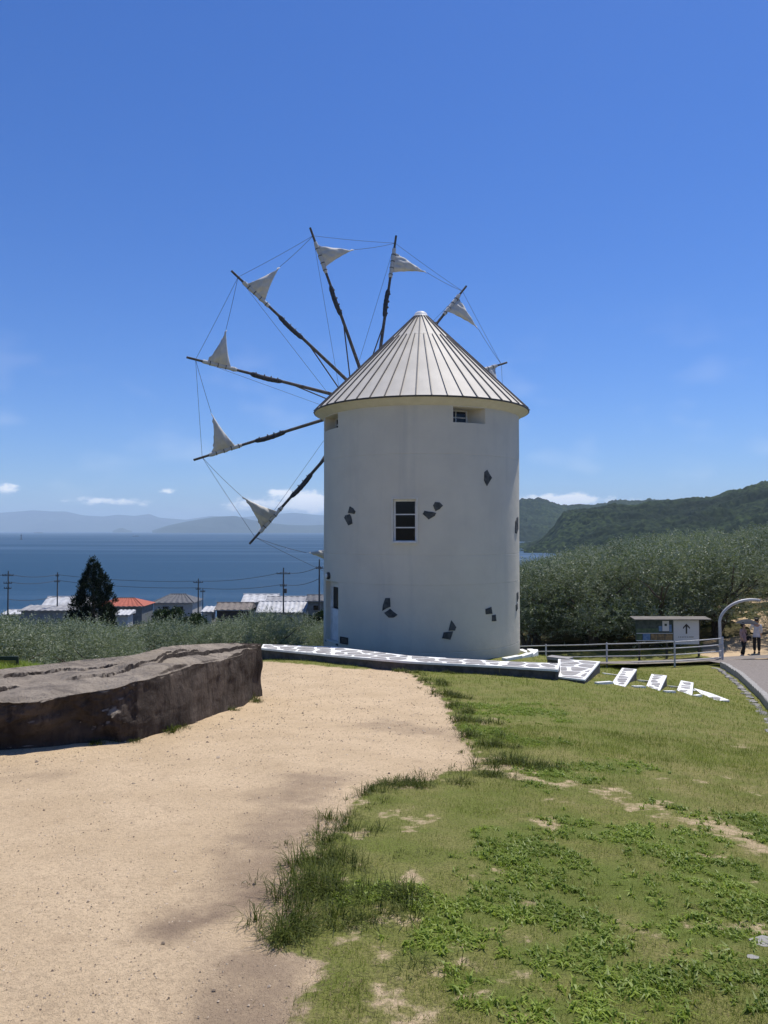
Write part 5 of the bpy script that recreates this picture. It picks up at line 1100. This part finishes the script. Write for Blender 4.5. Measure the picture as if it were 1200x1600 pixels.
# pebbles in the dirt
x, y = scatter(40000, -9, 3, 1.6, 22, 2.0); k = infr(x, y); x, y = x[k], y[k]; _, ba, _, _, _, _, _ = masks(x, y); k = ba > .7; x, y = x[k], y[k]; nn = len(x)
oct_ = np.array([[1, 0, 0], [0, 1, 0], [-1, 0, 0], [0, -1, 0], [0, 0, .7], [0, 0, -.6]]); of = np.array([[0, 1, 4], [1, 2, 4], [2, 3, 4], [3, 0, 4], [1, 0, 5], [2, 1, 5], [3, 2, 5], [0, 3, 5]])
r_ = RNG.uniform(.0024, .0068, nn) * (1 + (RNG.uniform(size=nn) > .985) * 1.4) * np.clip(y / 6, 1, 1.8); rot = RNG.uniform(0, 6.28, nn); V = oct_[None] * r_[:, None, None] * RNG.uniform(.65, 1.3, (nn, 6, 3))
cx, sx_ = np.cos(rot)[:, None], np.sin(rot)[:, None]; V = np.stack([V[..., 0] * cx - V[..., 1] * sx_, V[..., 0] * sx_ + V[..., 1] * cx, V[..., 2]], -1) + np.stack([x, y, gz(x, y) - .02 + r_ * .2], -1)[:, None]
t = NT('pebble'); rr = t.n.new('ShaderNodeNewGeometry').outputs['Random Per Island']; c = t.mix(t.ramp(rr, .05, .75), (.15, .11, .075), (.60, .48, .34)); t.link(c, t.p.inputs['Base Color']); t.p.inputs['Roughness'].default_value = .9; M['pebble'] = t.m
tag(link('gravel', npmesh('gravel', V.reshape(-1, 3), (of[None] + np.arange(nn)[:, None, None] * 6).reshape(-1, 3), 'pebble')), 'small loose stones strewn over the sandy path', 'gravel', kind='stuff')

def blades(x, y, z, L_, Wd, lean, mat, name, seg=1, az=None):
    n = len(x); a = RNG.uniform(0, 6.283, n) if az is None else az; d = np.stack([np.cos(a), np.sin(a), 0 * a], 1); sdv = np.stack([-np.sin(a), np.cos(a), 0 * a], 1) ; twist = RNG.normal(0, .5, n)[:, None]; sdv = unit(sdv + np.array([0, 0, 1]) * twist * .3)
    base = np.stack([x, y, z], 1); le = lean[:, None]; L_ = L_[:, None]; Wd = Wd[:, None]; up = np.array([0, 0, 1.])
    rows = []
    for k in range(seg + 1):
        f_ = k / seg if seg > 1 else float(k); ang = le * f_ ** 1.25; ca = np.cos(ang * .8); sa = np.sin(ang * .8)
        c_ = base + up * L_ * f_ * ca + d * L_ * f_ * sa
        if k < seg: w_ = Wd * (1 - .55 * f_); rows += [c_ - sdv * w_ / 2, c_ + sdv * w_ / 2]
        else: rows += [c_]
    m = len(rows); V = np.stack(rows, 1).reshape(-1, 3); fs = []
    for k in range(seg - 1): fs += [(2 * k, 2 * k + 1, 2 * k + 3), (2 * k, 2 * k + 3, 2 * k + 2)]
    fs.append((2 * seg - 2, 2 * seg - 1, 2 * seg)); fs = np.array(fs); Fq = (fs[None] + np.arange(n)[:, None, None] * m).reshape(-1, 3)
    return npmesh(name, V, Fq, mat)
# short turf
def turf(nn, y0, y1, power, xr, hmul, name, mat, thin=1.):
    y = y0 + (y1 - y0) * RNG.uniform(0, 1, nn) ** power; x = RNG.uniform(-1, 1, nn) * (.56 * y + .6); k = x > -4.5; x, y = x[k], y[k]
    sdm, ba, lb, b2, st, cr, lu = masks(x, y); dens = (1 - ba) * (1 - lb * .85) * (1 - b2) * (.45 + .55 * sstep(fbm(x * 2.2, y * 2.2, 91, 4), .32, .6))
    if mat == 'straw': dens = (1 - ba * .985) * (1 - b2) * (.22 + .7 * lb + .4 * sstep(fbm(x * 1.6, y * 1.6, 93, 4), .45, .65)) * .9
    k = RNG.uniform(size=len(x)) < dens; x, y, lb, cr = x[k], y[k], lb[k], cr[k]; sz = np.clip(y / 6, 1, 3.2)
    k = (np.hypot(x - MC.x, y - MC.y) > RW + .1); x, y, sz = x[k], y[k], sz[k]; n = len(x)
    dist_path = (y > np.interp(x, [p[0] for p in near], [p[1] for p in near]) - .03) & (x > near[0][0]) & (x < near[-1][0] + .1) & (y < 21.5); k = ~dist_path; x, y, sz = x[k], y[k], sz[k]; n = len(x)
    L_ = RNG.uniform(.018, .045, n) * hmul * np.clip(sz, 1, 1.6); Wd = RNG.uniform(.0022, .004, n) * sz
    return tag(link(name, blades(x, y, gz(x, y) - .006, L_, Wd, RNG.uniform(.3, 1.5, n) if mat != 'straw' else RNG.uniform(1.0, 1.95, n), mat, name, 1)), kind='stuff')
tag(turf(330000, 2.2, 11, 1.35, 0, 1.0, 'turf_grass', 'grass'), 'short mown green turf covering the slope', 'grass'); tag(turf(240000, 9, 36, 1.0, 0, 1.25, 'turf_grass', 'grass'), 'short mown turf on the lower lawn toward the fence', 'grass')
tag(turf(200000, 2.2, 16, 1.3, 0, .9, 'dry_grass', 'straw'), 'dry straw coloured grass stems among the turf', 'grass')
# broad-leaved crabgrass in patches
x = RNG.uniform(-.3, 10, 70000); y = 2.6 + 11 * RNG.uniform(0, 1, 70000) ** 1.3; k = infr(x, y); x, y = x[k], y[k]; cr = masks(x, y)[5]; k = RNG.uniform(size=len(x)) < cr * (.15 + .95 * sstep(fbm(x * 3.2 + y * 1.5, y * 3.2, 97, 4), .36, .60)); x, y = x[k], y[k]
nb_ = 8; n = len(x); X = np.repeat(x, nb_) + RNG.normal(0, .012, n * nb_); Y = np.repeat(y, nb_) + RNG.normal(0, .012, n * nb_); sz = np.repeat(RNG.uniform(.7, 1.3, n), nb_); m = n * nb_
tag(link('crabgrass', blades(X, Y, gz(X, Y) - .004, RNG.uniform(.026, .062, m) * sz, RNG.uniform(.007, .013, m) * sz, RNG.uniform(.9, 2.0, m), 'crab', 'crabgrass', 2)), 'bright broad-bladed crabgrass growing in patches on the near slope', 'grass', kind='stuff')
# long dark tufts along the edge of the dirt and round the boulder
TU = [(455, 1455, .24, 30), (430, 1470, .2, 20), (490, 1430, .26, 40), (470, 1400, .26, 34), (500, 1385, .28, 46), (530, 1400, .28, 40), (480, 1355, .26, 30), (520, 1350, .26, 40), (510, 1310, .22, 28), (545, 1300, .2, 24), (535, 1280, .18, 22), (590, 1240, .18, 22), (625, 1232, .2, 26), (655, 1230, .2, 26), (605, 1228, .16, 18), (720, 1222, .16, 16), (750, 1212, .15, 14),
      (630, 1405, .26, 30), (610, 1430, .2, 20), (550, 1440, .2, 24), (585, 1400, .18, 18), (770, 1195, .24, 24), (800, 1195, .28, 36), (830, 1200, .28, 36), (855, 1205, .24, 28), (785, 1215, .2, 20), (740, 1150, .26, 26), (760, 1165, .24, 24), (790, 1170, .2, 20), (720, 1128, .28, 24), (735, 1115, .26, 24), (705, 1105, .26, 22), (690, 1085, .28, 24), (670, 1065, .26, 20), (720, 1090, .24, 20), (700, 1070, .24, 20), (655, 1052, .24, 18), (760, 1130, .22, 20),
      (240, 1142, .16, 22), (255, 1140, .18, 26), (270, 1136, .12, 14), (75, 1160, .22, 8), (150, 1160, .10, 12), (200, 1156, .12, 14), (395, 1096, .14, 18), (400, 1092, .16, 18), (360, 1108, .14, 14), (620, 1048, .2, 18), (595, 1042, .18, 14), (560, 1038, .14, 14), (520, 1035, .14, 12), (470, 1033, .12, 12), (440, 1031, .12, 12), (700, 1052, .2, 16), (760, 1052, .18, 14), (830, 1056, .16, 14), (700, 1520, .12, 16), (800, 1330, .12, 14), (630, 1340, .10, 14)]
xs_, ys_, ls_, az_l = [], [], [], []
for (u, v, h_, nbl) in TU:
    g0 = ground_at(u, v)
    for _ in range(nbl // 5 + 1):
        ox, oy = RNG.normal(0, .085 * max(1, g0.y / 9)), RNG.normal(0, .06 * max(1, g0.y / 9)); c_ = 34
        dx_, dy_ = RNG.normal(0, .038, c_), RNG.normal(0, .038, c_); xs_.append(g0.x + ox + dx_); ys_.append(g0.y + oy + dy_); ls_.append(h_ * .60 * RNG.uniform(.45, 1.15, c_)); az_l.append(np.arctan2(dy_, dx_) + RNG.normal(0, .5, c_))
# random extra tufts along the border
for _ in range(170):
    i = RNG.integers(3, len(edge) - 1); f_ = RNG.uniform(); p = edge[i] * (1 - f_) + edge[i + 1 if i + 1 < len(edge) else i] * f_; p = p + RNG.normal(0, .12, 2) + np.array([.1, 0])
    if p[1] < 3.2: continue
    c_ = 16; dx_, dy_ = RNG.normal(0, .03, c_), RNG.normal(0, .03, c_); az_l.append(np.arctan2(dy_, dx_)); xs_.append(p[0] + dx_); ys_.append(p[1] + dy_); ls_.append(RNG.uniform(.04, .11) * RNG.uniform(.5, 1, c_))
x, y, L_ = np.concatenate(xs_), np.concatenate(ys_), np.concatenate(ls_); n = len(x)
tag(link('grass_tufts', blades(x, y, gz(x, y) - .015, L_, RNG.uniform(.003, .0056, n) * np.clip(y / 6, 1, 2.2), RNG.uniform(.35, 2.5, n), 'tuft', 'grass_tufts', 4, np.concatenate(az_l))), 'long dark grass tufts fringing the sandy path', 'grass', kind='stuff')
# grassy bank left of the boulder
x = RNG.uniform(-9, -5.2, 26000); y = RNG.uniform(10.6, 14.5, 26000); tag(link('bank_grass', blades(x, y, hgt(x, y) - .02, RNG.uniform(.06, .16, 26000), RNG.uniform(.006, .011, 26000), RNG.uniform(.2, 1.2, 26000), 'crab', 'bank_grass', 2)), 'bright green grass on the bank behind the boulder', 'grass', kind='stuff')
# pale flat stones showing in the turf
for k, (u, v, s_, lb) in enumerate(((1196, 1478, .07, 'pale flat stone half buried in the near lawn'), (1176, 1500, .028, 'small pale stone beside the larger flat stone in the lawn'))):
    g0 = ground_at(u, v); m = 9; ring = [(g0.x + s_ * math.cos(2 * math.pi * q_ / m) * random.uniform(.8, 1.2), g0.y + s_ * .8 * math.sin(2 * math.pi * q_ / m) * random.uniform(.8, 1.2), g0.z - .04) for q_ in range(m)]
    tag(Geo(g0).prism(ring, (0, 0, .05)).build('flat_stone', 'kerb', None, False, g0), lb, 'stone')

# ------------------------------------------------------------------ haze over the water
hz = NT('haze_air'); hz.n.remove(hz.p); pv = hz.n.new('ShaderNodeVolumePrincipled'); pv.inputs['Color'].default_value = (.68, .85, 1.0, 1); pv.inputs['Density'].default_value = 5.8e-5; pv.inputs['Anisotropy'].default_value = 0.0
hz.l.new(pv.outputs[0], hz.out.inputs['Volume'])
hb = Geo().box((0, 0, 0), (36500, 36500, 400)).build('haze', hz.m, None, False, (0, 0, 400 - 43.0)); tag(hb, kind='stuff'); hb.visible_shadow = True
S.cycles.volume_bounces = 1; S.cycles.max_bounces = 8; S.cycles.transparent_max_bounces = 12
